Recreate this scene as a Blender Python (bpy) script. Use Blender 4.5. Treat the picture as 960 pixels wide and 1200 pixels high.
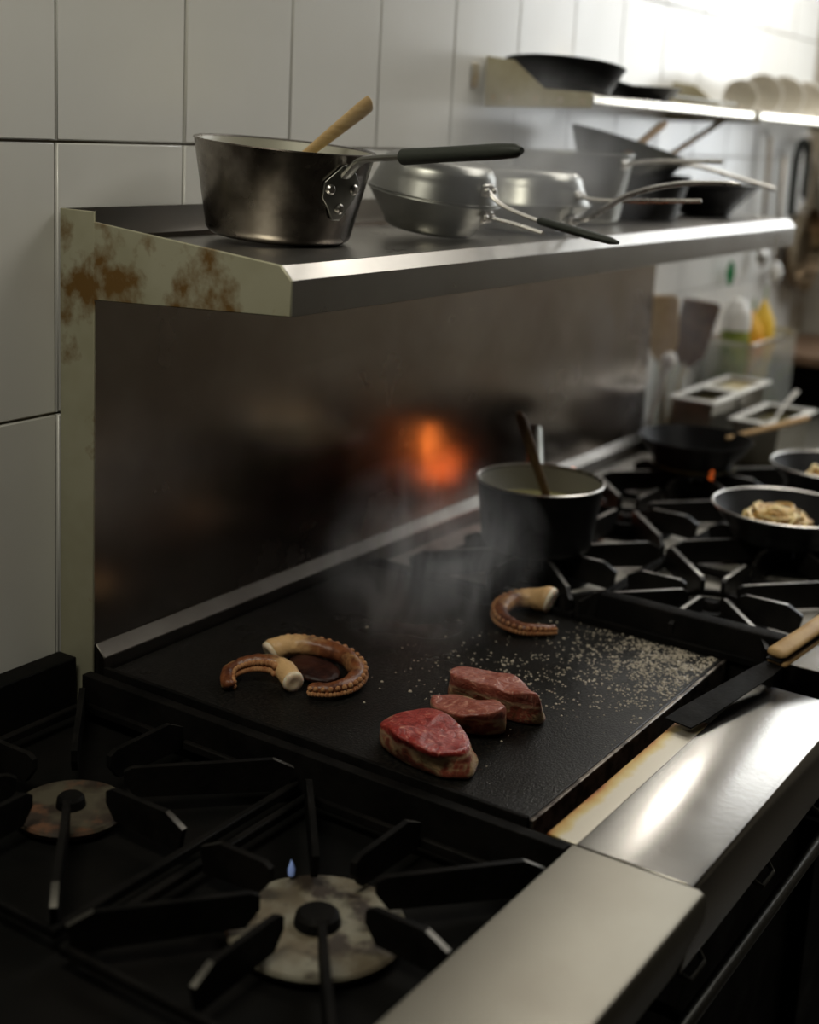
import bpy, bmesh, math, random
from mathutils import Vector, Matrix, Euler, noise

# ------------------------------------------------------------------ camera, light, exposure
scene = bpy.context.scene
for o in list(bpy.data.objects):
    bpy.data.objects.remove(o)
COL = scene.collection
PI = math.pi

def camera():
    yaw, pitch, roll, f = math.radians(32.6028), math.radians(11.8566), math.radians(-3.01076), 1595.9
    fwd = Vector((math.cos(yaw)*math.cos(pitch), math.sin(yaw)*math.cos(pitch), -math.sin(pitch)))
    r = Vector((math.sin(yaw), -math.cos(yaw), 0))
    d = fwd.cross(r)
    r2 = math.cos(roll)*r + math.sin(roll)*d
    d2 = -math.sin(roll)*r + math.cos(roll)*d
    cam = bpy.data.cameras.new('camera')
    o = bpy.data.objects.new('camera', cam)
    COL.objects.link(o)
    u = -d2; b = -fwd
    o.matrix_world = Matrix(((r2.x, u.x, b.x, 0), (r2.y, u.y, b.y, 0), (r2.z, u.z, b.z, 1.55), (0, 0, 0, 1)))
    cam.sensor_fit = 'HORIZONTAL'; cam.sensor_width = 24
    cam.lens = f/960*24
    cam.shift_y = -0.125
    cam.clip_start = 0.05
    cam.dof.use_dof = True
    cam.dof.focus_distance = 1.50
    cam.dof.aperture_fstop = 2.3
    scene.camera = o
camera()

scene.view_settings.view_transform = 'Standard'
scene.view_settings.look = 'None'
scene.view_settings.gamma = 1
scene.view_settings.use_curve_mapping = False
scene.view_settings.exposure = -0.12
scene.cycles.use_denoising = True
scene.cycles.max_bounces = 8
scene.cycles.sample_clamp_indirect = 4
scene.cycles.volume_bounces = 1

w = bpy.data.worlds.new('night'); scene.world = w; w.use_nodes = True
w.node_tree.nodes['Background'].inputs[0].default_value = (.9, .95, 1, 1)
w.node_tree.nodes['Background'].inputs[1].default_value = 0.02

def area_light(name, loc, target, sx, sy, power, col):
    l = bpy.data.lights.new(name, 'AREA'); l.shape = 'RECTANGLE'; l.size = sx; l.size_y = sy
    l.energy = power; l.color = col
    o = bpy.data.objects.new(name, l); COL.objects.link(o)
    o.location = loc
    o.rotation_euler = (Vector(target)-Vector(loc)).to_track_quat('-Z', 'Y').to_euler()
    return o
# daylight / tube light of the far end of the kitchen, and a dim ceiling panel
area_light('ceiling_panel_light', (2.75, .40, 2.74), (2.5, .5, .9), 1.7, .80, 24, (1, .96, .88))
area_light('left_ceiling_light', (.15, .70, 2.74), (.6, 1.0, 1.2), .7, .3, 17, (1, .96, .80))
TUBE_POWER = 48
WINDOW_POWER = 5.5

# ------------------------------------------------------------------ helpers
class MB:
    def __init__(s):
        s.v = []; s.f = []
    def add(s, vs, fs):
        n = len(s.v); s.v += [Vector(p) for p in vs]; s.f += [[i+n for i in f] for f in fs]; return s
    def box(s, x0, x1, y0, y1, z0, z1, m=None):
        vs = [Vector((x, y, z)) for z in (z0, z1) for y in (y0, y1) for x in (x0, x1)]
        if m: vs = [m @ p for p in vs]
        return s.add(vs, [(0,2,3,1),(4,5,7,6),(0,1,5,4),(2,6,7,3),(0,4,6,2),(1,3,7,5)])
    def lathe(s, prof, seg=40, c=(0,0,0), m=None, closed=False):
        c = Vector(c); vs = []; fs = []; n = len(prof)
        for k in range(seg):
            a = 2*PI*k/seg
            for r, z in prof:
                p = Vector((r*math.cos(a), r*math.sin(a), z))
                vs.append((m @ p if m else p)+c)
        for k in range(seg):
            k2 = (k+1) % seg
            for i in range(n if closed else n-1):
                j = (i+1) % n
                fs.append((k*n+i, k2*n+i, k2*n+j, k*n+j))
        if not closed:
            for i, flip in ((0, True), (n-1, False)):
                if prof[i][0] < 1e-5: continue
        return s.add(vs, fs)
    def tube(s, pts, rad, seg=10, cap=True, flat=1.0, up=None):
        pts = [Vector(p) for p in pts]; n = len(pts)
        if not hasattr(rad, '__len__'): rad = [rad]*n
        vs = []; fs = []; prev = None
        for i, p in enumerate(pts):
            t = (pts[min(i+1, n-1)]-pts[max(i-1, 0)]).normalized()
            if up is not None: a = Vector(up)
            elif prev is None: a = Vector((0,0,1)) if abs(t.z) < .9 else Vector((1,0,0))
            else: a = prev
            b = t.cross(a).normalized(); a = b.cross(t).normalized(); prev = a
            for k in range(seg):
                g = 2*PI*k/seg
                vs.append(p + rad[i]*(math.cos(g)*b + math.sin(g)*flat*a))
        for i in range(n-1):
            for k in range(seg):
                k2 = (k+1) % seg
                fs.append((i*seg+k, i*seg+k2, (i+1)*seg+k2, (i+1)*seg+k))
        if cap:
            fs.append(tuple(range(seg-1, -1, -1))); fs.append(tuple((n-1)*seg+k for k in range(seg)))
        return s.add(vs, fs)
    def prism(s, poly, a0, a1, axis='z', m=None):
        n = len(poly)
        def P(u, v, t):
            p = Vector((u, v, t)) if axis == 'z' else (Vector((u, t, v)) if axis == 'y' else Vector((t, u, v)))
            return m @ p if m else p
        vs = [P(u, v, a0) for u, v in poly]+[P(u, v, a1) for u, v in poly]
        fs = [tuple(range(n-1, -1, -1)), tuple(range(n, 2*n))]+[(i, (i+1) % n, n+(i+1) % n, n+i) for i in range(n)]
        return s.add(vs, fs)
    def ball(s, c, r, seg=10, rings=6, sc=(1,1,1), m=None):
        c = Vector(c)
        prof = [(r*math.sin(PI*i/rings), -r*math.cos(PI*i/rings)) for i in range(rings+1)]
        M = Matrix.Diagonal((sc[0], sc[1], sc[2]))
        if m: M = m @ M
        return s.lathe(prof, seg, c, M)
    def mesh(s, name, mat, angle=35, weld=True):
        me = bpy.data.meshes.new(name)
        me.from_pydata([tuple(p) for p in s.v], [], s.f)
        bm = bmesh.new(); bm.from_mesh(me)
        if weld: bmesh.ops.remove_doubles(bm, verts=bm.verts, dist=1e-6)
        bmesh.ops.recalc_face_normals(bm, faces=bm.faces)
        bm.to_mesh(me); bm.free()
        if mat: me.materials.append(mat)
        for p in me.polygons: p.use_smooth = True
        if angle: me.set_sharp_from_angle(angle=math.radians(angle))
        return me

def build(mb, name, mat, parent=None, loc=None, bevel=0, segs=2, sub=0, angle=35, kind=None, label=None):
    """one mesh object; with a parent the coordinates are the parent thing's own;
    without one, loc is where the thing's own origin stands (vertices are given in world space)"""
    if loc is not None:
        L = Vector(loc); mb.v = [p-L for p in mb.v]
    me = mb.mesh(name, mat, angle)
    o = bpy.data.objects.new(name, me); COL.objects.link(o)
    if parent: o.parent = parent
    if loc is not None: o.location = loc
    if bevel:
        b = o.modifiers.new('bevel', 'BEVEL'); b.width = bevel; b.segments = segs; b.limit_method = 'ANGLE'; b.angle_limit = math.radians(40)
        b.harden_normals = False
    if sub:
        b = o.modifiers.new('sub', 'SUBSURF'); b.levels = sub; b.render_levels = sub
    if kind: o['kind'] = kind
    if label: o['label'] = label
    return o

def tag(o, label, cat, group=None, kind=None):
    o['label'] = label; o['category'] = cat
    if group: o['group'] = group
    if kind: o['kind'] = kind
    return o

def thing(name, loc, label, cat, group=None, rot=(0,0,0)):
    o = bpy.data.objects.new(name, None); COL.objects.link(o)
    o.location = loc; o.rotation_euler = rot; o.empty_display_size = .05
    return tag(o, label, cat, group)

def W(mb, root):
    "vertices given in world space -> the (unrotated) thing's own space"
    L = Vector(root.location); mb.v = [p-L for p in mb.v]; return mb

def rebase(o, c):
    "move a sub-assembly's origin without moving it"
    return o

# ------------------------------------------------------------------ materials
def hexc(c): return (c[0], c[1], c[2], 1)

def mat(name, col, rough=.5, metal=0, var=None, vscale=12, vlo=.4, vhi=.6, rvar=0, bump=0, bscale=200, stretch=None,
        col3=None, c3scale=6, c3lo=.55, c3hi=.65, coat=0, trans=0, ior=1.45, spec=.5, sss=0, detail=4, aniso=0):
    m = bpy.data.materials.new(name); m.use_nodes = True
    nt = m.node_tree; N = nt.nodes; L = nt.links
    b = N['Principled BSDF']
    b.inputs['Base Color'].default_value = hexc(col)
    b.inputs['Roughness'].default_value = rough
    b.inputs['Metallic'].default_value = metal
    b.inputs['Specular IOR Level'].default_value = spec
    b.inputs['IOR'].default_value = ior
    b.inputs['Coat Weight'].default_value = coat
    b.inputs['Coat Roughness'].default_value = .15
    b.inputs['Transmission Weight'].default_value = trans
    if sss:
        b.inputs['Subsurface Weight'].default_value = sss; b.inputs['Subsurface Scale'].default_value = .01
    tc = N.new('ShaderNodeTexCoord'); mp = N.new('ShaderNodeMapping')
    L.new(tc.outputs['Object'], mp.inputs['Vector'])
    if stretch: mp.inputs['Scale'].default_value = stretch
    def nz(scale, det=detail):
        n = N.new('ShaderNodeTexNoise'); n.inputs['Scale'].default_value = scale; n.inputs['Detail'].default_value = det
        n.inputs['Roughness'].default_value = .6
        L.new(mp.outputs['Vector'], n.inputs['Vector']); return n
    out = None
    if var:
        n = nz(vscale); r = N.new('ShaderNodeMapRange'); r.inputs['From Min'].default_value = vlo; r.inputs['From Max'].default_value = vhi
        L.new(n.outputs['Fac'], r.inputs['Value'])
        mx = N.new('ShaderNodeMix'); mx.data_type = 'RGBA'
        mx.inputs['A'].default_value = hexc(col); mx.inputs['B'].default_value = hexc(var)
        L.new(r.outputs['Result'], mx.inputs['Factor']); out = mx.outputs['Result']
    if col3:
        n = nz(c3scale, 6); r = N.new('ShaderNodeMapRange'); r.inputs['From Min'].default_value = c3lo; r.inputs['From Max'].default_value = c3hi
        L.new(n.outputs['Fac'], r.inputs['Value'])
        mx = N.new('ShaderNodeMix'); mx.data_type = 'RGBA'
        mx.inputs['A'].default_value = hexc(col)
        if out: L.new(out, mx.inputs['A'])
        mx.inputs['B'].default_value = hexc(col3)
        L.new(r.outputs['Result'], mx.inputs['Factor']); out = mx.outputs['Result']
    if out: L.new(out, b.inputs['Base Color'])
    if rvar:
        n = nz(vscale*1.7); r = N.new('ShaderNodeMapRange')
        r.inputs['From Min'].default_value = .3; r.inputs['From Max'].default_value = .7
        r.inputs['To Min'].default_value = max(.03, rough-rvar); r.inputs['To Max'].default_value = min(1, rough+rvar)
        L.new(n.outputs['Fac'], r.inputs['Value']); L.new(r.outputs['Result'], b.inputs['Roughness'])
    if bump:
        n = nz(bscale, 3); bp = N.new('ShaderNodeBump'); bp.inputs['Strength'].default_value = bump; bp.inputs['Distance'].default_value = .002
        L.new(n.outputs['Fac'], bp.inputs['Height']); L.new(bp.outputs['Normal'], b.inputs['Normal'])
    return m

def emit(name, col, strength):
    m = bpy.data.materials.new(name); m.use_nodes = True
    b = m.node_tree.nodes['Principled BSDF']
    b.inputs['Base Color'].default_value = hexc(col)
    b.inputs['Emission Color'].default_value = hexc(col); b.inputs['Emission Strength'].default_value = strength
    return m

M = {}
M['tile'] = mat('glazed tile', (.72, .71, .68), .22, 0, (.67, .66, .62), 3, .35, .7, rvar=.06, bump=.05, bscale=9)
M['grout'] = mat('dirty grout', (.24, .19, .12), .9, 0, (.42, .38, .32), 5, .4, .6)
M['steel'] = mat('brushed steel', (.50, .48, .45), .30, 1, (.45, .43, .40), 7, .35, .65, rvar=.03, bump=.02, bscale=60)
M['lip'] = mat('rolled shelf lip steel', (.31, .295, .275), .30, 1, (.27, .255, .235), 7, .35, .65, rvar=.03)
M['panel'] = mat('smoked steel panel', (.40, .355, .315), .24, 1, (.27, .225, .19), 3.2, .35, .65, rvar=.06, bump=.02, bscale=30)
M['counter'] = mat('worn counter steel', (.27, .257, .238), .18, 1, (.245, .232, .214), 9, .3, .7, rvar=.02, bump=.03, bscale=120)
M['counter_matt'] = mat('greasy counter steel', (.20, .188, .155), .42, 1, (.175, .16, .13), 8, .3, .7, rvar=.02, bump=.04, bscale=120)
M['rusty'] = mat('burnt steel strip', (.50, .45, .36), .42, .8, (.42, .30, .12), 16, .45, .65, rvar=.1, col3=(.20, .05, .012), c3scale=12, c3lo=.6, c3hi=.68)
M['stained'] = mat('grimy steel end with olive reflection', (.36, .345, .25), .5, .35, (.30, .285, .19), 5, .4, .6, col3=(.14, .072, .014), c3scale=7, c3lo=.52, c3hi=.60)  # brown grime, plus the tiles' olive reflection put into the base colour
M['iron'] = mat('cast iron', (.0042, .004, .0037), .55, 0, (.008, .0072, .0065), 20, .4, .6, rvar=.1, bump=.25, bscale=160, spec=.04)
M['fin'] = mat('scoured iron', (.007, .0065, .006), .42, 0, (.012, .011, .010), 20, .4, .6, rvar=.12, bump=.2, bscale=160, spec=.15)
M['worn'] = mat('worn bare iron', (.30, .29, .27), .45, 1, (.17, .16, .15), 40, .4, .6)
M['black'] = mat('black enamel', (.004, .004, .0036), .55, 0, (.006, .0055, .005), 9, .4, .6, rvar=.1, spec=.05)
M['blackpan'] = mat('black pan', (.006, .006, .0065), .42, 0, (.010, .010, .010), 9, .4, .6, rvar=.1, spec=.12)
M['deck'] = mat('worn range deck', (.44, .42, .38), .5, .3, (.06, .052, .045), 14, .50, .68, rvar=.1, bump=.15, bscale=90)
M['alu'] = mat('pale aluminium', (.60, .58, .55), .30, 1, (.45, .43, .40), 9, .35, .65, rvar=.08)
M['alu_dome'] = mat('domed aluminium', (.25, .25, .235), .30, 1, (.20, .20, .185), 8, .35, .65, rvar=.03)
M['ledge'] = mat('greasy ledge steel', (.13, .12, .105), .36, 1, (.09, .08, .07), 6, .35, .65, rvar=.06)
M['lining'] = mat('pale pan lining', (.42, .41, .36), .45, .5)
M['darkmetal'] = mat('dark handle metal', (.06, .06, .055), .35, 1)
M['gnrim'] = mat('bright rim', (.80, .78, .73), .45, .4)  # shine of the steel rim put into a near-white colour
M['gnbody'] = mat('shaded steel pan', (.26, .245, .21), .40, 1, (.19, .175, .14), 9, .4, .6)  # the same steel with the shade of its sides put into the colour
M['alu_dull'] = mat('dull aluminium', (.22, .22, .20), .40, 1, (.16, .16, .145), 8, .35, .65, rvar=.1)
M['soot'] = mat('sooty aluminium pot', (.30, .27, .235), .27, 1, (.075, .06, .05), 9, .36, .58, rvar=.06, col3=(.035, .032, .028), c3scale=5, c3lo=.47, c3hi=.7)
M['worn_dim'] = mat('dull worn iron', (.10, .095, .085), .45, 1)
M['grip'] = mat('black rubber grip', (.022, .026, .020), .6, 0, bump=.2, bscale=300)
M['wood'] = mat('wooden spoon', (.50, .35, .17), .6, 0, (.40, .26, .11), 40, .35, .65, bump=.1, bscale=150, stretch=(1, 1, 6))
M['wood_dark'] = mat('greasy dark wood', (.16, .09, .045), .55, 0, (.08, .04, .02), 40, .35, .65, bump=.1, bscale=150)
M['wood_old'] = mat('old brown wood', (.24, .15, .07), .6, 0, (.15, .09, .04), 40, .35, .65)
M['board'] = mat('brown board', (.17, .10, .055), .6, 0, (.12, .07, .04), 20, .35, .65)
M['bamboo'] = mat('pale wood handle', (.50, .33, .15), .5, 0, (.36, .21, .08), 30, .35, .65)
M['soup'] = mat('pale broth', (.45, .42, .20), .25, 0, (.35, .30, .12), 25, .4, .6, bump=.3, bscale=60)
M['white'] = mat('white china', (.78, .76, .72), .3, 0)
M['beige'] = mat('beige china', (.52, .48, .40), .35, 0)
M['cream_enamel'] = mat('cream enamel', (.42, .38, .26), .5, 0, (.34, .29, .17), 14, .4, .6)
M['gnpan'] = mat('bright steel pan', (.70, .68, .63), .25, 1, (.6, .57, .5), 9, .4, .6, rvar=.05)
M['sauce'] = mat('dark sauce', (.07, .06, .025), .3, 0, (.11, .09, .03), 30, .4, .6)
M['cream'] = mat('cream paste', (.52, .45, .28), .5, 0, (.42, .34, .18), 20, .4, .6)
M['green'] = mat('green leaves', (.13, .20, .03), .5, 0, (.28, .30, .06), 30, .4, .6, bump=.4, bscale=40)
M['greenplastic'] = mat('green plastic', (.02, .28, .08), .4)
M['orange'] = mat('orange peel', (.75, .25, .02), .45, 0, (.85, .50, .04), 14, .4, .6)
M['yellow'] = mat('yellow rind', (.80, .52, .05), .45)
M['plastic'] = mat('clear plastic', (.92, .94, .90), .12, 0, trans=.85, ior=1.3)
M['wallpaint'] = mat('dark kitchen wall', (.07, .058, .045), .8, 0)
M['wallright'] = mat('cream painted wall', (.50, .47, .41), .6, 0, (.45, .42, .36), 4)
M['floor'] = mat('dark floor', (.035, .03, .025), .4, 0, (.05, .045, .035), 5)
M['ceil'] = mat('ceiling paint', (.14, .135, .12), .8, 0)

def griddle_mat():
    m = bpy.data.materials.new('seasoned griddle'); m.use_nodes = True
    nt = m.node_tree; N = nt.nodes; L = nt.links; b = N['Principled BSDF']
    tc = N.new('ShaderNodeTexCoord')
    n1 = N.new('ShaderNodeTexNoise'); n1.inputs['Scale'].default_value = 7; n1.inputs['Detail'].default_value = 6
    n2 = N.new('ShaderNodeTexNoise'); n2.inputs['Scale'].default_value = 260; n2.inputs['Detail'].default_value = 4
    v = N.new('ShaderNodeTexVoronoi'); v.inputs['Scale'].default_value = 420
    for n in (n1, n2, v): L.new(tc.outputs['Object'], n.inputs['Vector'])
    r = N.new('ShaderNodeMapRange'); r.inputs['From Min'].default_value = .35; r.inputs['From Max'].default_value = .65
    r.inputs['To Min'].default_value = .26; r.inputs['To Max'].default_value = .46
    b.inputs['Specular IOR Level'].default_value = .16
    L.new(n1.outputs['Fac'], r.inputs['Value']); L.new(r.outputs['Result'], b.inputs['Roughness'])
    cr = N.new('ShaderNodeValToRGB')
    cr.color_ramp.elements[0].position = .45; cr.color_ramp.elements[0].color = (.005, .0048, .0045, 1)
    cr.color_ramp.elements[1].position = .75; cr.color_ramp.elements[1].color = (.018, .016, .013, 1)
    L.new(n2.outputs['Fac'], cr.inputs['Fac']); L.new(cr.outputs['Color'], b.inputs['Base Color'])
    ad = N.new('ShaderNodeMath'); ad.operation = 'ADD'
    L.new(n2.outputs['Fac'], ad.inputs[0]); L.new(v.outputs['Distance'], ad.inputs[1])
    bp = N.new('ShaderNodeBump'); bp.inputs['Strength'].default_value = .35; bp.inputs['Distance'].default_value = .0008
    L.new(ad.outputs[0], bp.inputs['Height']); L.new(bp.outputs['Normal'], b.inputs['Normal'])
    return m
M['griddle'] = griddle_mat()
def strip_mat():
    "bare steel, heat-tinted yellow and rust along its inner edge and its far end"
    m = bpy.data.materials.new('heat tinted strip'); m.use_nodes = True
    nt = m.node_tree; N = nt.nodes; L = nt.links; b = N['Principled BSDF']
    tc = N.new('ShaderNodeTexCoord'); sx = N.new('ShaderNodeSeparateXYZ'); L.new(tc.outputs['Object'], sx.inputs[0])
    n = N.new('ShaderNodeTexNoise'); n.inputs['Scale'].default_value = 26; n.inputs['Detail'].default_value = 6
    L.new(tc.outputs['Object'], n.inputs['Vector'])
    def mr(sock, a, c):
        r = N.new('ShaderNodeMapRange'); r.inputs['From Min'].default_value = a; r.inputs['From Max'].default_value = c
        L.new(sock, r.inputs['Value']); return r.outputs[0]
    e1 = mr(sx.outputs['Y'], -.310, -.287); e2 = mr(sx.outputs['X'], .02, .085)
    mx = N.new('ShaderNodeMath'); mx.operation = 'MAXIMUM'; L.new(e1, mx.inputs[0]); L.new(e2, mx.inputs[1])
    ad = N.new('ShaderNodeMath'); ad.operation = 'MULTIPLY_ADD'; ad.inputs[1].default_value = .9
    L.new(n.outputs['Fac'], ad.inputs[0]); L.new(mx.outputs[0], ad.inputs[2])
    cr = N.new('ShaderNodeValToRGB'); cr.color_ramp.elements[0].position = .40; cr.color_ramp.elements[0].color = (.50, .46, .38, 1)
    cr.color_ramp.elements[1].position = .95; cr.color_ramp.elements[1].color = (.05, .018, .006, 1)
    for p, c in ((.55, (.46, .37, .18, 1)), (.70, (.40, .26, .08, 1)), (.84, (.28, .09, .02, 1))):
        e = cr.color_ramp.elements.new(p); e.color = c
    sc_ = N.new('ShaderNodeMath'); sc_.operation = 'MULTIPLY'; sc_.inputs[1].default_value = .62
    L.new(ad.outputs[0], sc_.inputs[0]); L.new(sc_.outputs[0], cr.inputs['Fac']); L.new(cr.outputs['Color'], b.inputs['Base Color'])
    b.inputs['Metallic'].default_value = .7; b.inputs['Roughness'].default_value = .38
    return m
M['strip'] = strip_mat()
M['grease'] = mat('fat droplets with painted glare', (.42, .37, .29), .15, 0, spec=.9)  # fat beads whose glare is put into a pale colour

def meat_mat(name, red, dark):
    "raw red face, browned fatty sides: the look follows the cut of the piece itself (its own axes)"
    m = bpy.data.materials.new(name); m.use_nodes = True
    nt = m.node_tree; N = nt.nodes; L = nt.links; b = N['Principled BSDF']
    tc = N.new('ShaderNodeTexCoord')
    n1 = N.new('ShaderNodeTexNoise'); n1.inputs['Scale'].default_value = 55; n1.inputs['Detail'].default_value = 6
    n2 = N.new('ShaderNodeTexNoise'); n2.inputs['Scale'].default_value = 120; n2.inputs['Detail'].default_value = 4; n2.inputs['Distortion'].default_value = 1.5
    for n in (n1, n2): L.new(tc.outputs['Object'], n.inputs['Vector'])
    sx = N.new('ShaderNodeSeparateXYZ'); L.new(tc.outputs['Object'], sx.inputs[0])
    ma = N.new('ShaderNodeMath'); ma.operation = 'MULTIPLY_ADD'; ma.inputs[1].default_value = .018
    L.new(n1.outputs['Fac'], ma.inputs[0]); L.new(sx.outputs['Z'], ma.inputs[2])
    rz = N.new('ShaderNodeMapRange'); rz.inputs['From Min'].default_value = .030; rz.inputs['From Max'].default_value = .040
    L.new(ma.outputs[0], rz.inputs['Value'])
    raw = N.new('ShaderNodeValToRGB')
    raw.color_ramp.elements[0].position = .35; raw.color_ramp.elements[0].color = hexc(dark)
    raw.color_ramp.elements[1].position = .60; raw.color_ramp.elements[1].color = hexc(red)
    e = raw.color_ramp.elements.new(.72); e.color = (.55, .30, .22, 1)
    L.new(n2.outputs['Fac'], raw.inputs['Fac'])
    side = N.new('ShaderNodeValToRGB')
    side.color_ramp.elements[0].position = .36; side.color_ramp.elements[0].color = (.16, .06, .03, 1)
    side.color_ramp.elements[1].position = .58; side.color_ramp.elements[1].color = (.52, .35, .19, 1)
    e = side.color_ramp.elements.new(.47); e.color = (.30, .07, .045, 1)
    L.new(n1.outputs['Fac'], side.inputs['Fac'])
    mx = N.new('ShaderNodeMix'); mx.data_type = 'RGBA'
    L.new(rz.outputs['Result'], mx.inputs['Factor']); L.new(side.outputs['Color'], mx.inputs['A']); L.new(raw.outputs['Color'], mx.inputs['B'])
    fb = N.new('ShaderNodeValToRGB'); fb.color_ramp.elements[0].position = .12; fb.color_ramp.elements[0].color = (0, 0, 0, 1)
    fb.color_ramp.elements[1].position = .9; fb.color_ramp.elements[1].color = (0, 0, 0, 1)
    e = fb.color_ramp.elements.new(.5); e.color = (.75, .75, .75, 1)
    L.new(rz.outputs['Result'], fb.inputs['Fac'])
    m2 = N.new('ShaderNodeMix'); m2.data_type = 'RGBA'; m2.inputs['B'].default_value = (.60, .42, .26, 1)
    L.new(fb.outputs['Color'], m2.inputs['Factor']); L.new(mx.outputs['Result'], m2.inputs['A'])
    L.new(m2.outputs['Result'], b.inputs['Base Color'])
    b.inputs['Roughness'].default_value = .33; b.inputs['Subsurface Weight'].default_value = .15; b.inputs['Subsurface Scale'].default_value = .005
    bp = N.new('ShaderNodeBump'); bp.inputs['Strength'].default_value = .6; bp.inputs['Distance'].default_value = .002
    L.new(n2.outputs['Fac'], bp.inputs['Height']); L.new(bp.outputs['Normal'], b.inputs['Normal'])
    return m
M['meat_red'] = meat_mat('raw red beef', (.33, .040, .032), (.16, .014, .012))
M['meat_pink'] = meat_mat('half seared beef', (.34, .12, .085), (.22, .055, .040))
M['pasta_dark'] = mat('darker pasta', (.66, .42, .13), .32, 0, (.5, .28, .07), 40, .4, .6)  # darker tone given to every third strand
M['pasta_bed'] = mat('pasta shade', (.46, .28, .08), .4, 0, (.36, .2, .05), 40, .4, .6)  # shadow between the strands put into the colour of the bed
M['octo'] = mat('charred octopus skin', (.20, .066, .024), .36, 0, (.07, .020, .010), 60, .4, .6, bump=.5, bscale=160, col3=(.42, .22, .09), c3scale=28, c3lo=.56, c3hi=.68)
def octo_skin():
    m = M['octo']; nt = m.node_tree; N = nt.nodes; L = nt.links; b = N['Principled BSDF']
    src = b.inputs['Base Color'].links[0].from_socket
    a = N.new('ShaderNodeAttribute'); a.attribute_name = 'flesh'
    n = N.new('ShaderNodeTexNoise'); n.inputs['Scale'].default_value = 90; n.inputs['Detail'].default_value = 4
    tc = N.new('ShaderNodeTexCoord'); L.new(tc.outputs['Object'], n.inputs['Vector'])
    ma = N.new('ShaderNodeMath'); ma.operation = 'MULTIPLY_ADD'; ma.inputs[1].default_value = .7
    L.new(n.outputs['Fac'], ma.inputs[0]); L.new(a.outputs['Fac'], ma.inputs[2])
    r = N.new('ShaderNodeMapRange'); r.inputs['From Min'].default_value = .62; r.inputs['From Max'].default_value = 1.05
    L.new(ma.outputs[0], r.inputs['Value'])
    mx = N.new('ShaderNodeMix'); mx.data_type = 'RGBA'; mx.inputs['B'].default_value = (.66, .42, .20, 1)
    L.new(r.outputs[0], mx.inputs['Factor']); L.new(src, mx.inputs['A']); L.new(mx.outputs['Result'], b.inputs['Base Color'])
octo_skin()
M['octoflesh'] = mat('octopus flesh', (.72, .52, .30), .3, 0, (.55, .30, .12), 30, .45, .65, sss=.2)
M['octocut'] = mat('octopus cut flesh', (.84, .74, .60), .28, 0, (.72, .54, .36), 60, .4, .65, sss=.2)
M['sucker'] = mat('toasted suckers', (.34, .14, .06), .35, 0, (.50, .26, .12), 120, .4, .6)
M['octoweb'] = mat('dark octopus web', (.016, .005, .004), .42, 0, (.04, .012, .007), 50, .4, .6, bump=.9, bscale=120, spec=.3)
M['pasta'] = mat('buttered pasta', (.90, .74, .40), .30, 0, (.80, .56, .20), 30, .4, .65, sss=.1)
M['tube'] = emit('lit tube', (1, .97, .90), 1)
M['daylight'] = emit('daylit pane', (.93, .97, 1), 0)
M['daylight'].node_tree.nodes['Principled BSDF'].inputs['Emission Strength'].default_value = WINDOW_POWER
M['flame'] = emit('orange flame', (1, .26, .05), 7)
M['lowflame'] = emit('low red flame', (1, .20, .04), 4)
M['ember'] = emit('dim orange flame', (1, .18, .03), .35)
M['blueflame'] = emit('blue pilot flame', (.35, .5, 1), .08)

# ------------------------------------------------------------------ room shell
def struct(mb, name, m, **k):
    o = build(mb, name, m, **k); o['kind'] = 'structure'; return o
RX0, RX1, RY0, WY = -1.6, 3.95, -2.6, 1.18
struct(MB().box(RX0-.1, RX1+.1, RY0-.1, WY+.1, -.1, 0), 'floor', M['floor'])
struct(MB().box(RX0-.1, RX1+.1, RY0-.1, WY+.1, 2.8, 2.9), 'ceiling', M['ceil'])
wall_back = struct(MB().box(RX0-.1, RX1+.1, WY, WY+.1, 0, 2.8), 'wall_back', M['grout'])
struct(MB().box(RX0-.1, RX0, RY0, WY, 0, 2.8), 'wall_left', M['wallpaint'])
struct(MB().box(RX1, RX1+.1, RY0, WY, 0, 2.8), 'wall_right', M['wallright'])
struct(MB().box(RX0-.1, RX1+.1, RY0-.1, RY0, 0, 2.8), 'wall_front', M['wallpaint'])
# window in the right-hand wall, just outside the frame: the daylight of the picture
win = struct(MB().box(RX1-.03, RX1-.002, .08, .12, 1.36, 2.45).box(RX1-.03, RX1-.002, .93, .97, 1.36, 2.45).box(RX1-.03, RX1-.002, .12, .93, 1.36, 1.40).box(RX1-.03, RX1-.002, .12, .93, 2.41, 2.45).box(RX1-.03, RX1-.002, .51, .54, 1.40, 2.41), 'window_1', M['white'], bevel=.003)
for y0, y1 in ((.121, .509), (.541, .929)):
    build(MB().box(RX1-.016, RX1-.010, y0, y1, 1.401, 2.409), 'pane', M['daylight'], win)
# glazed tiles of the back wall, 20 x 31 cm, each one a piece
rnd = random.Random(3)
TW, TH, J = .2087, .31, .0025
tm = MB().box(J/2, TW-J/2, -.0065, .0, J/2, TH-J/2).mesh('tile', M['tile'], 30)
bm = bmesh.new(); bm.from_mesh(tm)
bmesh.ops.bevel(bm, geom=[e for e in bm.edges if all(v.co.y < -.003 for v in e.verts)], offset=.0016, segments=2, affect='EDGES')
bm.to_mesh(tm); bm.free()
for i in range(-4, 14):
    for k in range(-1, 5):
        x = 1.0775+i*TW
        if x+TW > RX1: continue
        o = bpy.data.objects.new('tile', tm); COL.objects.link(o); o.parent = wall_back
        o.location = (x, WY+rnd.uniform(0, .0008), .89+k*TH)
        o.rotation_euler = (rnd.uniform(-.0018, .0018), 0, rnd.uniform(-.0025, .0025))

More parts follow.
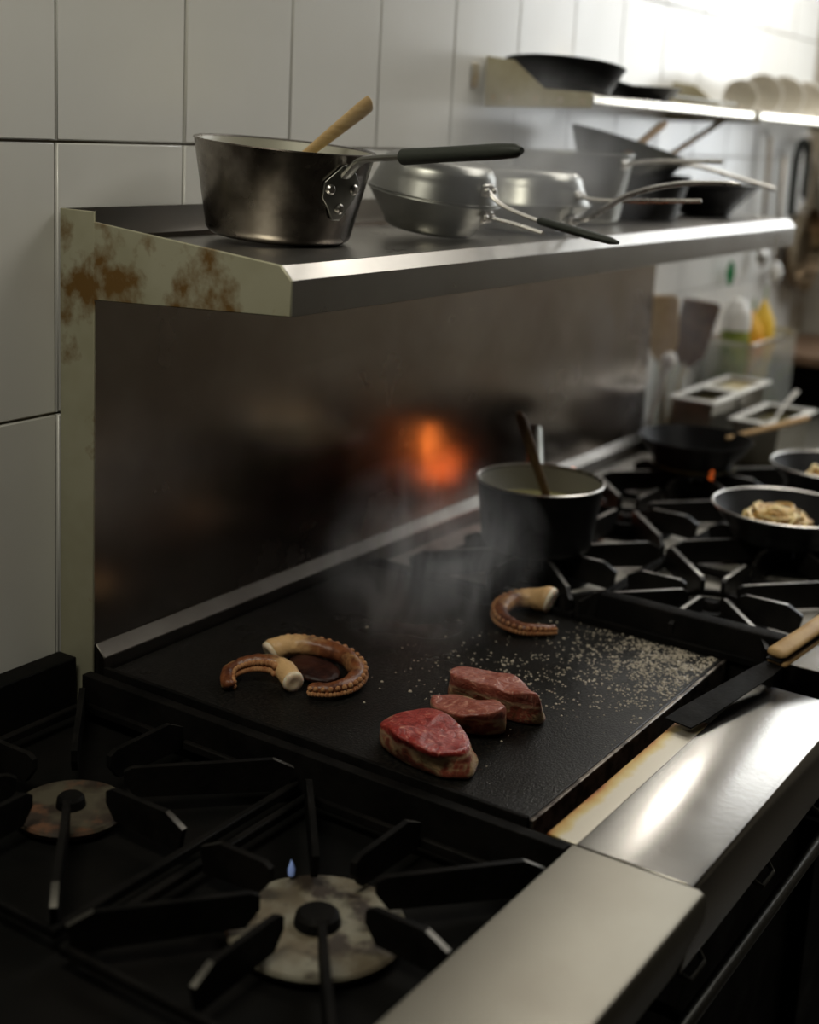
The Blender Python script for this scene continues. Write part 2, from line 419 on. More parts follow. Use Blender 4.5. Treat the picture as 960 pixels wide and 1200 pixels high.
# ------------------------------------------------------------------ backguard with its shelf
X0, X1 = 1.08, 2.675
bg = thing('backguard_shelf', (1.08, 1.117, .86), 'long steel splash back with a stained, sloping-lipped pot shelf behind the griddle', 'shelf')
def bgp(mb, name, m, **k): return build(W(mb, bg), name, m, bg, **k)
bgp(MB().box(X0+.001, X1, 1.117, 1.121, .86, 1.41), 'splash_panel', M['panel'])
bgp(MB().box(X0, X0+.003, 1.1165, 1.171, .80, 1.437), 'side_post', M['stained'], bevel=.001, label='grimy end strip with brown drips, olive reflection in its colour')
bgp(MB().box(X1-.004, X1, 1.1212, 1.171, .86, 1.41), 'end_panel', M['steel'])
bgp(MB().prism([(1.1165, .930), (1.101, .915), (1.101, .86), (1.1165, .86)], X0+.004, X1, 'x'), 'ledge', M['ledge'], bevel=.0012)
bgp(MB().box(X0+.004, X1+.012, .852, 1.171, 1.400, 1.404), 'shelf_top', M['steel'])
bgp(MB().prism([(.853, 1.4045), (.838, 1.389), (.838, 1.3525), (.841, 1.3525), (.841, 1.3875), (.8545, 1.4015)], X0+.001, X1+.014, 'x'), 'front_lip', M['lip'], bevel=.0008)
bgp(MB().prism([(1.1165, 1.426), (.853, 1.404), (.838, 1.389), (.838, 1.3525), (1.1165, 1.3385)], X0-.0015, X0+.0025, 'x'), 'end_plate', M['stained'], bevel=.0012, label='stained end plate with brown patches, olive reflection in its colour')
bgp(MB().box(X0+.004, X1+.012, 1.166, 1.170, 1.402, 1.437), 'upstand', M['steel'])

# ------------------------------------------------------------------ ranges and griddle
def grate(root, c, ztop, hx, hy, rin=.045, depth=.032, lens=None, fmat='fin'):
    "cast iron grate: eight fins around an open middle, a hub ring and four frame bars"
    cx, cy = c
    ring = None if fmat != 'fin' else MB().lathe([(rin+.006, ztop-.030-root.location.z), (rin+.016, ztop-.030-root.location.z), (rin+.016, ztop-.022-root.location.z), (rin+.006, ztop-.022-root.location.z)], 24, closed=True)
    if ring: build(ring, 'hub_ring', M['iron'], root)
    for k in range(8):
        a = [0, math.atan2(hy, hx), PI/2, PI-math.atan2(hy, hx), PI, PI+math.atan2(hy, hx), 1.5*PI, -math.atan2(hy, hx)][k]
        ro = [hx, math.hypot(hx, hy), hy, math.hypot(hx, hy)][k % 4]-.008
        zt = ztop-root.location.z
        m = Matrix.Rotation(a, 3, 'Z')
        f = MB().prism([(rin, zt-.004), (rin+.008, zt), (ro-.022, zt), (ro, zt-.011), (ro-.005, zt-depth), (rin+.012, zt-depth+.004), (rin, zt-.016)], -.0032, .0032, 'y', m=m)
        o = build(f, 'fin', M[fmat], root)
        o.data.materials.append(M['worn' if fmat == 'fin' else 'worn_dim'])
        for p in o.data.polygons:          # bare metal where pans rub: the tops, or only the outer slopes
            if p.normal.z > (.97 if fmat == 'fin' else .6) and (fmat == 'fin' or p.normal.x*math.cos(a)+p.normal.y*math.sin(a) > .25): p.material_index = 1
    zt = ztop-root.location.z
    for (a, b, c2, d) in ((-hx, hx, -hy, -hy+.009), (-hx, hx, hy-.009, hy), (-hx, -hx+.009, -hy+.009, hy-.009), (hx-.009, hx, -hy+.009, hy-.009)):
        build(MB().box(a+.001, b-.001, c2, d, zt-.038, zt-.028), 'frame_bar', M['iron'], root, bevel=.0015, segs=1)

def burner(root, c, z, r, m):
    "burner head, dished plate below, in the range's own space"
    L = root.location
    cc = Vector((c[0], c[1], z))-L
    p = build(MB().lathe([(0, 0), (r, 0), (r+.002, -.003), (r*.96, -.010), (0, -.012)], 40, cc), 'burner_plate', m, root)
    build(MB().lathe([(0, .012), (r*.20, .012), (r*.25, .009), (r*.27, .0005), (0, .0005)], 28, cc), 'burner_cap', M['iron'], root)
    return p

# right range
rr = thing('gas_range', (2.15, .75, 0), 'black six-burner gas range beyond the griddle, holding the pans', 'stove')
def rp(mb, name, m, **k): return build(W(mb, rr), name, m, rr, **k)
RXa, RXb = 1.652, 2.64
rp(MB().box(RXa, RXb, .40, 1.100, .10, .80), 'oven_body', M['black'], bevel=.004)
rp(MB().box(RXa, RXb, .478, 1.0995, .802, .892), 'deck', M['deck'], bevel=.002)
rp(MB().prism([(.36, .862), (.36, .894), (.366, .900), (.476, .900), (.476, .82), (.40, .81)], RXa, RXb, 'x'), 'front_plate', M['counter'], bevel=.001)
for k in range(6):
    x = RXa+.09+k*.165
    build(W(MB().lathe([(0, -.03), (.022, -.03), (.024, 0), (0, .0)], 20, (x, .385, .78), Matrix.Rotation(PI/2, 3, 'X')), rr), 'knob', M['black'], rr)
RC = [(1.770, .612), (2.092, .612), (2.414, .612), (1.770, .888), (2.092, .888), (2.414, .888)]
for c in RC:
    burner(rr, c, .905, .05, M['iron'])
    rp(MB().lathe([(0, .8922), (.072, .8922), (.076, .8935), (.080, .8922), (.080, .8921), (0, .8921)], 40, (c[0], c[1], 0)), 'burner_well', M['black'])
for c, lb in zip(RC, ('cast iron grate with bare star fins right beside the griddle', 'iron grate under the nearer pasta pan',
                      'iron grate under the far pasta pan', 'iron grate under the small saucepan with a wooden spoon',
                      'bare star-finned grate between the saucepan and the black wok', 'iron grate under the black wok')):
    g = thing('cast_iron_grate', (c[0], c[1], .893), lb, 'grate', 'cast iron grates of the right range')
    grate(g, c, .937, .160, .137, rin=.040, depth=.040)

# griddle
gd = thing('griddle', (1.34, .80, 0), 'flat black steel griddle holding the meat, with polished front ledge', 'griddle')
def gp(mb, name, m, **k): return build(W(mb, gd), name, m, gd, **k)
gp(MB().box(1.0795, 1.650, .42, 1.100, .10, .80), 'cabinet', M['black'], bevel=.004)
gp(MB().box(1.086, 1.618, .5345, 1.0985, .875, .9), 'cooking_plate', M['griddle'], bevel=.002)
gp(MB().box(1.0795, 1.0855, .533, 1.0985, .80, .906), 'side_rim', M['iron'], bevel=.001)
gp(MB().prism([(1.6185, .875), (1.6185, .902), (1.628, .938), (1.634, .940), (1.650, .940), (1.650, .80), (1.632, .80)], .468, .72, 'y'), 'side_guard', M['iron'], bevel=.0015)
gp(MB().add([(1.6185,.7203,.875),(1.650,.7203,.80),(1.650,.7203,.940),(1.630,.7203,.940),(1.6185,.7203,.902),(1.6185,1.0985,.875),(1.650,1.0985,.80),(1.650,.83,.903),(1.630,.83,.902),(1.6185,.83,.901),(1.650,1.0985,.901),(1.6185,1.0985,.901)],
    [(0,1,2,3,4),(0,4,9,11,5),(4,3,8,9),(3,2,7,8),(2,1,6,10,7),(9,8,7,10,11),(11,10,6,5),(0,5,6,1)]), 'low_side_guard', M['iron'])
gp(MB().box(1.086, 1.612, .5285, .5338, .868, .9015), 'front_edge', mat('scraped griddle edge', (.22, .19, .16), .32, .9, (.05, .04, .035), 40, .45, .6), bevel=.0012)
gp(MB().box(1.0795, 1.632, .479, .528, .80, .845), 'grease_trough', M['iron'])
gp(MB().box(1.0795, 1.418, .4785, .511, .846, .898), 'burnt_strip', M['strip'], bevel=.0012, label='heat-tinted strip with orange and brown rust')
gp(MB().prism([(.360, .848), (.360, .893), (.3625, .898), (.368, .900), (.4775, .900), (.4775, .81), (.366, .81)], 1.0755, 1.565, 'x'), 'front_plate', M['counter'], bevel=.001, segs=2, label='polished steel ledge with a lamp glare')
gdr = MB(); rd = random.Random(12)
for k in range(3400):
    if k < 2850: x = 1.606-abs(rd.gauss(0, .10)); y = .540+abs(rd.gauss(0, .075))
    else: x, y = rd.gauss(1.38, .08), rd.gauss(.72, .06)
    if not (1.12 < x < 1.606 and .54 < y < .95): continue
    if noise.noise(Vector((x*40, y*40, 2)))+.55 < rd.random()*.8: continue
    r = rd.choice((.0007, .0009, .0012, .0016))*(1.6 if rd.random() < .10 else 1)
    gdr.lathe([(r, 0), (r*.75, r*.5), (0, r*.7)], 6, (x, y, .9))
gp(gdr, 'fat_droplets', M['grease'], kind='stuff')  # pale beads crowd the front right corner to paint its sheen
for x in (1.12, 1.32, 1.52):
    h = MB().tube([(x-.022, .42, .80), (x-.022, .372, .795), (x-.018, .366, .79), (x+.018, .366, .79), (x+.022, .372, .795), (x+.022, .42, .80)], .0032, 8)
    gp(h, 'valve_handle', M['darkmetal'])
gp(MB().tube([(1.10, .372, .73), (1.62, .372, .73)], .008, 12), 'oven_bar', M['darkmetal'])
for x in (1.13, 1.59): gp(MB().tube([(x, .425, .73), (x, .372, .73)], .006, 8), 'bar_bracket', M['black'])

# left range
lr = thing('gas_range', (.80, .75, 0), 'dark gas range in the near left corner with two open burners', 'stove')
def lp(mb, name, m, **k): return build(W(mb, lr), name, m, lr, **k)
LXa, LXb = .42, 1.0725
lp(MB().box(LXa, LXb, .42, 1.165, .10, .80), 'oven_body', M['black'], bevel=.004)
lp(MB().box(LXa, LXb, .482, 1.165, .802, .848), 'deck', M['black'], bevel=.002)
lp(MB().box(LXb-.014, LXb, .482, 1.112, .849, .9005), 'side_wall', M['iron'], bevel=.001)
lp(MB().box(LXa, LXb, 1.135, 1.165, .849, .912), 'rear_wall', M['black'], bevel=.002)
lp(MB().prism([(.348, .872), (.348, .893), (.3505, .898), (.356, .9003), (.480, .9003), (.480, .81), (.37, .81)], LXa, LXb, 'x'), 'front_plate', M['counter_matt'], bevel=.001, label='dull greasy steel ledge')
M['burnerplate'] = mat('stained burner plate', (.20, .185, .14), .5, .1, (.13, .105, .07), 24, .4, .6, rvar=.1, col3=(.035, .025, .018), c3scale=22, c3lo=.52, c3hi=.62)
M['burnerplate2'] = mat('rusty burner plate', (.065, .055, .035), .55, .1, (.03, .02, .014), 18, .42, .56, col3=(.11, .05, .025), c3scale=30, c3lo=.56, c3hi=.66)
LC = [(.873, .626), (.885, .945)]
burner(lr, LC[0], .862, .078, M['burnerplate']); burner(lr, LC[1], .862, .055, M['burnerplate2'])
for c, lb in zip(LC, ('dark iron grate over the pale round burner plate at bottom left', 'dark iron grate over the small rusty burner by the tiled wall')):
    g = thing('cast_iron_grate', (c[0], c[1], .849), lb, 'grate', 'cast iron grates of the left range')
    grate(g, c, .900, .170, .142 if c is LC[0] else .160, rin=.052, depth=.036, fmat='iron')

# ------------------------------------------------------------------ food on the griddle
def slab(name, top, bot, ztop, seed, m, label):
    "a cut piece of meat: outline rings from the base to the domed top face"
    n = len(top); rd = random.Random(seed)
    cx = sum(p[0] for p in top)/n; cy = sum(p[1] for p in top)/n
    def up(poly, k=4):
        out = []
        N = len(poly)
        for i in range(N):
            p0, p1, p2, p3 = [Vector((*poly[(i+j-1) % N], 0)) for j in range(4)]
            for s in range(k):
                t = s/k
                out.append(.5*((2*p1)+(-p0+p2)*t+(2*p0-5*p1+4*p2-p3)*t*t+(-p0+3*p1-3*p2+p3)*t**3))
        return out
    T, B = up(top), up(bot)
    base = Vector((cx, cy, .9))
    rings = []
    H = ztop-.9
    for s, inset in ((0, .99), (.10, 1.02), (.35, 1.03), (.62, 1.02), (.85, 1.02), (.97, .985), (1.0, .93), (1.02, .68), (1.03, .33)):
        ring = []
        for t, b in zip(T, B):
            q = b.lerp(t, min(1, s))
            c = Vector((cx, cy, 0)).lerp(Vector((cx, cy, 0)), 1)
            q = c+(q-c)*inset
            z = .9003+H*s
            d = noise.noise_vector(Vector((q.x*45, q.y*45, z*45+seed)))*.0055+noise.noise_vector(Vector((q.x*140, q.y*140, z*140+seed)))*.0028
            if s == 0: d *= 0
            d2 = noise.noise(Vector((q.x*18, q.y*18, seed)))*.009*min(1, s)
            ring.append(Vector((q.x+d.x, q.y+d.y, z+d.z*.7+d2)))
        rings.append(ring)
    mb = MB(); k = len(T); vs = [v for r in rings for v in r]; fs = []
    for i in range(len(rings)-1):
        for j in range(k): fs.append((i*k+j, i*k+(j+1) % k, (i+1)*k+(j+1) % k, (i+1)*k+j))
    vs.append(Vector((cx, cy, .9003+H*1.045))); vs.append(Vector((cx, cy, .9003)))
    e = (len(rings)-1)*k
    for j in range(k): fs.append((e+j, e+(j+1) % k, len(vs)-2)); fs.append(((j+1) % k, j, len(vs)-1))
    mb.add(vs, fs)
    o = build(mb, name, m, loc=base, sub=1, angle=0)
    return tag(o, label, 'meat', 'beef pieces on the griddle')
slab('beef_steak', [(1.112,.726),(1.140,.733),(1.172,.713),(1.173,.678),(1.145,.639),(1.118,.627),(1.097,.639),(1.088,.665),(1.096,.700)],
     [(1.128,.735),(1.150,.745),(1.178,.720),(1.182,.690),(1.170,.645),(1.128,.620),(1.110,.632),(1.104,.660),(1.110,.698)], .935, 1, M['meat_red'],
     'large raw red steak with a fatty edge, nearest the front of the griddle')
slab('beef_chunk', [(1.192,.714),(1.210,.722),(1.228,.716),(1.243,.700),(1.250,.668),(1.236,.648),(1.209,.639),(1.190,.658),(1.184,.684)],
     [(1.214,.722),(1.226,.730),(1.242,.720),(1.254,.700),(1.262,.672),(1.254,.654),(1.236,.646),(1.218,.660),(1.212,.686)], .936, 2, M['meat_pink'],
     'middle pinkish grey beef chunk leaning on the back piece')
slab('beef_chunk', [(1.250,.728),(1.268,.734),(1.290,.722),(1.304,.700),(1.296,.668),(1.280,.636),(1.266,.622),(1.254,.640),(1.252,.690)],
     [(1.268,.730),(1.282,.734),(1.304,.722),(1.318,.700),(1.322,.668),(1.312,.640),(1.286,.624),(1.272,.644),(1.268,.690)], .942, 3, M['meat_pink'],
     'rearmost beef chunk, browned side facing the front ledge')

def spline(pts, k=6):
    P = [Vector(p) for p in pts]; out = []
    for i in range(len(P)-1):
        p0 = P[max(i-1, 0)]; p1 = P[i]; p2 = P[i+1]; p3 = P[min(i+2, len(P)-1)]
        for s in range(k):
            t = s/k
            out.append(.5*((2*p1)+(-p0+p2)*t+(2*p0-5*p1+4*p2-p3)*t*t+(-p0+3*p1-3*p2+p3)*t**3))
    out.append(P[-1]); return out

def tentacle(pts, r0, r1, label, sucker_side=1, web=None, seed=0, flat=1.0, plump=None):
    c = sum((Vector(p) for p in pts), Vector())/len(pts)
    root = thing('octopus_tentacle', (c.x, c.y, .9), label, 'octopus', 'octopus tentacles on the griddle')
    P = spline(pts, 8); n = len(P)
    R = [r0+(r1-r0)*(i/(n-1))**.8 for i in range(n)]
    R[0] *= .92
    R[-1] *= .45; R[-2] *= .75
    if plump: R = [r*(1+plump*max(0, 1-i/8)) for i, r in enumerate(R)]
    for i in range(n):
        P[i].z = max(P[i].z, .9008+R[i]*flat)
    mb = MB().tube(P, R, 16, flat=flat)
    c0 = len(mb.v)//16
    for i in range(1, c0):
        for k in range(16):
            p = mb.v[i*16+k]; q = p+noise.noise_vector(p*130)*R[i]*.16*min(1, i/6)
            q.z = max(q.z, .9006); mb.v[i*16+k] = q
    nf = len(mb.f)
    o = build(W(mb, root), 'arm', M['octo'], root, angle=0)
    at = o.data.attributes.new('flesh', 'FLOAT', 'POINT')
    for v in o.data.vertices:
        at.data[v.index].value = max(0, 1-(v.index//16)/(n*.42))
    t = (P[0]-P[1]).normalized()
    q = t.to_track_quat('Z', 'Y').to_matrix()
    f = MB().lathe([(R[0]*.98, -.002), (R[0]*1.03, .0005), (R[0]*.98, .003), (R[0]*.75, .0048), (R[0]*.4, .0040), (0, .0032)], 16, P[0], q)
    build(W(f, root), 'cut_end', M['octocut'], root, angle=0, label='pale cut end')
    s = MB()
    for i in range(8, n-1, 1):
        t = (P[i+1]-P[i]).normalized(); side = t.cross(Vector((0,0,1))).normalized()*sucker_side
        for e, zz in ((1, -.35), (.9, .40)):
            d = (side*e+Vector((0,0,1))*zz).normalized()
            rr_ = R[i]*.30+.0006
            if i % 2 and zz > 0: continue
            c2 = P[i]+Vector((d.x, d.y, d.z*flat))*R[i]*1.05
            c2.z = max(c2.z, .9006+rr_)
            s.ball(c2, rr_, 7, 5)
    if s.v:
        build(W(s, root), 'suckers', M['sucker'], root, kind='stuff')
    if web:
        wv = MB(); k = len(web)
        cw = sum((Vector(p) for p in web), Vector())/k
        vs = [Vector(p) for p in web]+[cw+(Vector(p)-cw)*.55+Vector((0,0,.002+.0035*math.sin(i*2.2))) for i, p in enumerate(web)]+[cw+Vector((0,0,-.001))]
        vs += [Vector((p[0], p[1], .9012)) for p in web]
        fs = [(i, (i+1) % k, k+(i+1) % k, k+i) for i in range(k)]+[(k+i, k+(i+1) % k, 2*k) for i in range(k)]
        fs += [(2*k+1+i, 2*k+1+(i+1) % k, (i+1) % k, i) for i in range(k)]+[tuple(2*k+1+i for i in range(k-1, -1, -1))]
        wv.add(vs, fs)
        build(W(wv, root), 'skin_web', M['octoweb'], root, sub=1, angle=0, label='dark charred skin web')
    return root
tentacle([(1.176,.892,.914),(1.192,.922,.918),(1.184,.942,.921),(1.170,.960,.918),(1.152,.968,.913),(1.137,.958,.907),(1.132,.948,.905)], .0135, .0065,
         'short curled octopus tentacle piece arching in front of the big curl', -1, flat=1.0)
tentacle([(1.229,.967,.914),(1.251,.957,.918),(1.270,.927,.918),(1.273,.889,.915),(1.252,.855,.912),(1.218,.842,.911),(1.190,.850,.911),(1.178,.872,.910)], .0150, .0075,
         'large looped octopus tentacle with dark web and rows of suckers', -1,
         web=[(1.240,.950,.912),(1.258,.940,.913),(1.264,.912,.912),(1.258,.880,.910),(1.232,.862,.909),(1.212,.866,.909),(1.202,.890,.909),(1.204,.915,.909),(1.216,.938,.910)])
tentacle([(1.612,.786,.918),(1.608,.815,.916),(1.586,.832,.913),(1.550,.828,.911),(1.522,.806,.909),(1.514,.776,.908),(1.532,.752,.907),(1.545,.742,.906)], .0155, .006,
         'small octopus tentacle curl at the back of the griddle near the side guard', 1, plump=.28)

# ------------------------------------------------------------------ vessels
def vessel(root, name, r0, r1, h, m, t=.0022, rc=.008, rim=.0016, lip=0, seg=56, inner=None, tilt=None):
    "open pan: outside, rolled rim and inside in one closed profile"
    p = [(0, 0), (r0-rc, 0)]
    for i in range(1, 5):
        a = -PI/2+PI/2*i/4
        p.append((r0-rc+rc*math.cos(a), rc+rc*math.sin(a)))
    for i in range(1, 5):
        s = i/4; p.append((r0+(r1-r0)*s, rc+(h-rc)*s))
    p += [(r1+lip+rim, h+rim*.3), (r1+lip+rim*.6, h+rim*1.4), (r1+lip-rim*.4, h+rim*1.4), (r1-t, h)]
    for i in range(1, 5):
        s = i/4; p.append((r1-t+(r0-r1)*s, h+(rc+t-h)*s))
    p += [(r0-rc-t, t), (0, t)]
    mb = MB().lathe(p, seg)
    return build(mb, name, m, root)

def rivet_plate(root, a, r, z, m, n=3):
    pass

# --- the big sooty saucepan on the shelf
S = 1.4042
pt = thing('saucepan', (1.283, 1.02, S+.0052), 'large soot-blackened aluminium saucepan on the near end of the shelf', 'pot', None, (math.radians(3.8), 0, 0))
body = vessel(pt, 'pot_body', .087, .1065, .108, M['soot'], t=.003, rc=.013, rim=.0012)
build(MB().lathe([(0, .088), (.0985, .088), (.0985, .085), (0, .085)], 40), 'broth', M['soup'], pt)
build(MB().lathe([(.1030, .1075), (.0988, .0885), (.0975, .0885), (.1020, .1075)], 56, closed=True), 'inner_lining', M['lining'], pt, label='pale inside of the rim')
ha = math.radians(-100)          # the handle points this way
def polar(r, a, z): return Vector((r*math.cos(a), r*math.sin(a), z))
rad = lambda z: .087+(.1065-.087)*z/.108
br = MB()
pl = []
for a, z0, z1 in ((-.26, .060, .078), (-.16, .048, .088), (-.06, .034, .098), (.06, .034, .098), (.16, .048, .088), (.26, .060, .078)):
    for rr_ in (.0005, .004):
        pl += [polar(rad(z0)+rr_, ha+a, z0), polar(rad(z1)+rr_, ha+a, z1)]
fs = []
for i in range(5):
    a = i*4; b = a+4
    fs += [(a+2, b+2, b+3, a+3), (a, a+1, b+1, b), (a, b, b+2, a+2), (a+1, a+3, b+3, b+1)]
fs += [(0, 2, 3, 1), (20, 21, 23, 22)]
br.add(pl, fs)
build(br, 'handle_bracket', M['alu_dull'], pt, bevel=.001)
for a, z in ((-.18, .070), (.18, .070), (0, .048)):
    d = polar(1, ha+a, 0); q = d.to_track_quat('Z', 'Y').to_matrix()
    build(MB().lathe([(.0062, 0), (.0060, .0025), (.004, .0045), (0, .005)], 14, polar(rad(z)+.0035, ha+a, z), q), 'rivet', M['alu'], pt)
hd = polar(1, ha, 0)
P0 = hd*(rad(.085)+.002)+Vector((0,0,.085)); 
hpts = [P0, hd*.125+Vector((0,0,.104)), hd*.150+Vector((0,0,.111)), hd*.31+Vector((0,0,.120))]
build(MB().tube(spline(hpts[:3]+[hd*.22+Vector((0,0,.122))], 5), .0085, 10, flat=.45), 'handle', M['alu_dull'], pt)
build(MB().tube([hd*.190+Vector((0,0,.117)), hd*.192+Vector((0,0,.1175)), hd*.25+Vector((0,0,.127)), hd*.325+Vector((0,0,.139)), hd*.345+Vector((0,0,.142)), hd*.352+Vector((0,0,.143))],
                [.0085, .0105, .0098, .0098, .0085, .004], 16, flat=.85), 'grip', M['grip'], pt, label='black rubber grip')
sp = thing('wooden_spoon', (1.30, 1.01, S+.06), 'flat wooden spoon standing in the large sooty saucepan on the shelf', 'spoon')
a, b = Vector((1.252, 1.020, 1.466)), Vector((1.405, .978, 1.573))
d = (b-a).normalized()
build(W(MB().tube([a, a.lerp(b, .3), a.lerp(b, .6), a.lerp(b, .92), a.lerp(b, .985), b], [.006, .0065, .0095, .0122, .0115, .006], 14, flat=.45, up=(.3, .8, .4)), sp), 'handle', M['wood'], sp)
q = a-d*.0; 
build(W(MB().ball(a-d*.010, .018, 14, 8, (1, .7, .5)), sp), 'bowl', M['wood'], sp)

def skillet(name, loc, label, r0, r1, h, m, group=None, rot=(0,0,0), flip=False, handle=None, rivets=True, grip=None, hm=None):
    "frying pan; handle = list of points in the pan's own space (upright)"
    root = thing(name, loc, label, 'pan', group, rot)
    o = vessel(root, 'pan_body', r0, r1, h, m, rc=min(.022, h*.5) if flip else .010, t=.002)
    if handle:
        P, R, fl = handle
        build(MB().tube(spline(P, 5), R, 10, flat=fl), 'handle', hm or M['alu'], root)
        d = Vector((P[1][0]-P[0][0], P[1][1]-P[0][1], 0)).normalized()
        if rivets:
            bk = MB().box(-.002, .003, -.012, .012, -.008, .008, Matrix.Translation(Vector(P[0])) @ d.to_track_quat('X', 'Z').to_matrix().to_4x4())
            build(bk, 'handle_bracket', hm or M['alu'], root, bevel=.002)
            for s in (-1, 1):
                build(MB().ball(Vector(P[0])+d*.004+Vector((-d.y, d.x, 0))*.008*s, .0042, 10, 6), 'rivet', M['alu'], root)
    if grip:
        P, R = grip
        build(MB().tube(P, R, 14, flat=.7), 'grip', M['grip'], root)
    return root
def dirp(a, r, z): return (r*math.cos(math.radians(a)), r*math.sin(math.radians(a)), z)

# --- nested pair of small skillets, tipped towards the handles that stick out over the shelf edge
tilt = Matrix.Rotation(math.radians(8), 3, 'X')
skillet('frying_pan', (1.537, .968, S+.0095), 'right-side-up dull grey pan at the bottom of the nearer nested pair on the shelf', .062, .088, .046, M['alu_dull'], 'nested pans on the shelf', (math.radians(8), 0, 0),
        handle=([dirp(-92, .084, .036), dirp(-92, .13, .036), dirp(-92, .17, .034)], .0045, .6))
flip = (tilt @ Matrix.Rotation(PI, 3, 'X')).to_euler()
up_p = tilt @ Vector((0, 0, .0955))
skillet('frying_pan', tuple(Vector((1.537, .968, S+.0095))+up_p), 'upside-down domed pan on the nearer nested pair, black-tipped handle over the shelf edge', .078, .0865, .045, M['alu_dome'], 'nested pans on the shelf',
        (flip.x, flip.y, flip.z), flip=True, handle=([dirp(95, .082, .026), dirp(95, .11, .040), dirp(95, .17, .047), dirp(95, .20, .047)], .0046, .6),
        grip=([dirp(95, .165, .046), dirp(95, .17, .046), dirp(95, .24, .047), dirp(95, .272, .047), dirp(95, .282, .047)], [.004, .0075, .008, .0065, .003]))
# --- second nested pair
skillet('frying_pan', (1.785, .955, S+.0005), 'right-side-up dull pan of the farther nested pair, long curved handle rising to the right', .066, .091, .040, M['alu_dull'], 'nested pans on the shelf',
        handle=([dirp(-97, .078, .020), dirp(-97, .11, .028), dirp(-97, .17, .064), dirp(-97, .24, .083), dirp(-97, .30, .089), dirp(-97, .335, .089)], [.0065]*6+[.0072]*12+[.006]*6+[.004]*2, .55))
skillet('frying_pan', (1.785, .955, S+.0895), 'upside-down domed pan on the farther nested pair with a thin straight rod handle', .080, .090, .046, M['alu_dome'], 'nested pans on the shelf',
        (PI, 0, 0), flip=True, handle=([dirp(92, .083, .034), dirp(92, .13, .036), dirp(92, .27, .026)], .0032, 1.0))

# --- grey saucepan, tilted dark pan, black wok pan
gs = skillet('saucepan', (2.07, 1.03, S+.0005), 'tall dull grey saucepan behind the nested pans, a wooden stick in it', .085, .102, .112, M['alu_dull'], None,
             handle=([dirp(-95, .10, .098), dirp(-95, .15, .106), dirp(-95, .27, .112)], .0035, 1.0))
dk = skillet('stew_pan', (2.30, 1.015, S+.0005), 'deep dark pan standing upright under the tilted pan at the far half of the shelf', .080, .098, .075, M['blackpan'], None, rivets=False)
ax2 = Vector((math.cos(math.radians(40)), math.sin(math.radians(40)), 0))
t2 = Matrix.Rotation(math.radians(15), 3, ax2).to_euler()
M['greypan'] = mat('greenish grey pan', (.075, .08, .068), .45, .6, (.05, .05, .045), 8, .35, .65)
skillet('frying_pan', (2.262, 1.035, S+.066), 'tilted greenish grey pan resting in the deep dark pan, left rim raised', .075, .106, .066, M['greypan'], None, (t2.x, t2.y, t2.z),
        handle=([dirp(-80, .104, .060), dirp(-80, .15, .064), dirp(-80, .27, .064)], .0036, 1.0))
skillet('wok_pan', (2.55, .975, S+.0005), 'black flared pan at the far end of the shelf', .052, .098, .058, M['blackpan'], None, rivets=False)
def stick(name, a, b, r, m, label, flat=.6, taper=.8):
    a = Vector(a); b = Vector(b)
    o = build(MB().tube([a, a.lerp(b, .05), a.lerp(b, .95), b], [r*.6, r*taper, r, r*.6], 10, flat=flat), name, m, loc=a)
    return tag(o, label, 'spoon')
stick('wooden_spoon', (2.06, .985, 1.470), (2.327, .98, 1.574), .0095, M['wood_old'], 'brown wooden stick leaning out of the tall grey saucepan')
stick('wooden_spoon', (2.33, 1.02, 1.480), (2.759, 1.0, 1.613), .0078, M['wood_old'], 'long brown wooden stick leaning out of the tilted pan towards the wall shelf')

# ------------------------------------------------------------------ wall shelves
def wall_shelf(x0, x1, label, z=1.6):
    t = thing('wall_shelf', (x0, WY, z), label, 'shelf', 'shelves on the tiled wall')
    L = Vector(t.location)
    F = lambda mb, n, m, **k: build(W(mb, t), n, m, t, **k)
    F(MB().prism([(.974, z-.012), (.974, z+.012), (1.06, z+.016), (1.12, z+.060), (1.172, z+.066), (1.172, z-.016)], x0, x0+.004, 'x'), 'bracket', M['cream_enamel'], bevel=.0015)
    F(MB().box(x0+.0045, x1, .974, 1.000, z-.006, z+.010), 'front_rail', M['gnpan'], bevel=.003)
    F(MB().box(x0+.0045, x1, 1.001, 1.172, z+.001, z+.004), 'shelf_board', M['steel'])
    for y in (.99, 1.03, 1.075, 1.125, 1.155):
        F(MB().lathe([(.0058, 0), (.0058, .0006), (0, .0006)], 12, (x0-.0001, y, z-.001), Matrix.Rotation(-PI/2, 3, 'Y')), 'bolt_hole', M['rusty'])
    F(MB().prism([(.974, z-.012), (.974, z+.012), (1.06, z+.016), (1.172, z+.030), (1.172, z-.016)], x1, x1+.004, 'x'), 'bracket', M['cream_enamel'], bevel=.0015)
    return t
wall_shelf(2.012, 2.775, 'nearer wall shelf with a cream perforated bracket and bright front rail')
wall_shelf(2.805, 3.80, 'farther wall shelf carrying the upright bowls')
tag(build(MB().box(1.968, 1.984, WY-.012, WY-.0075, 1.612, 1.652), 'wall_clip', M['rusty'], loc=(1.976, WY-.0075, 1.632), bevel=.001), 'small dark metal clip on the tiles left of the wall shelf', 'clip')
U = 1.6042
skillet('frying_pan', (2.095, 1.07, U+.009), 'black pan on the wall shelf above the bracket', .082, .100, .044, M['blackpan'], 'black pans on the wall shelf', (0, math.radians(6), 0),
        handle=([dirp(-12, .09, .036), dirp(-12, .14, .040), dirp(-12, .30, .038)], .006, .6), hm=M['black'])
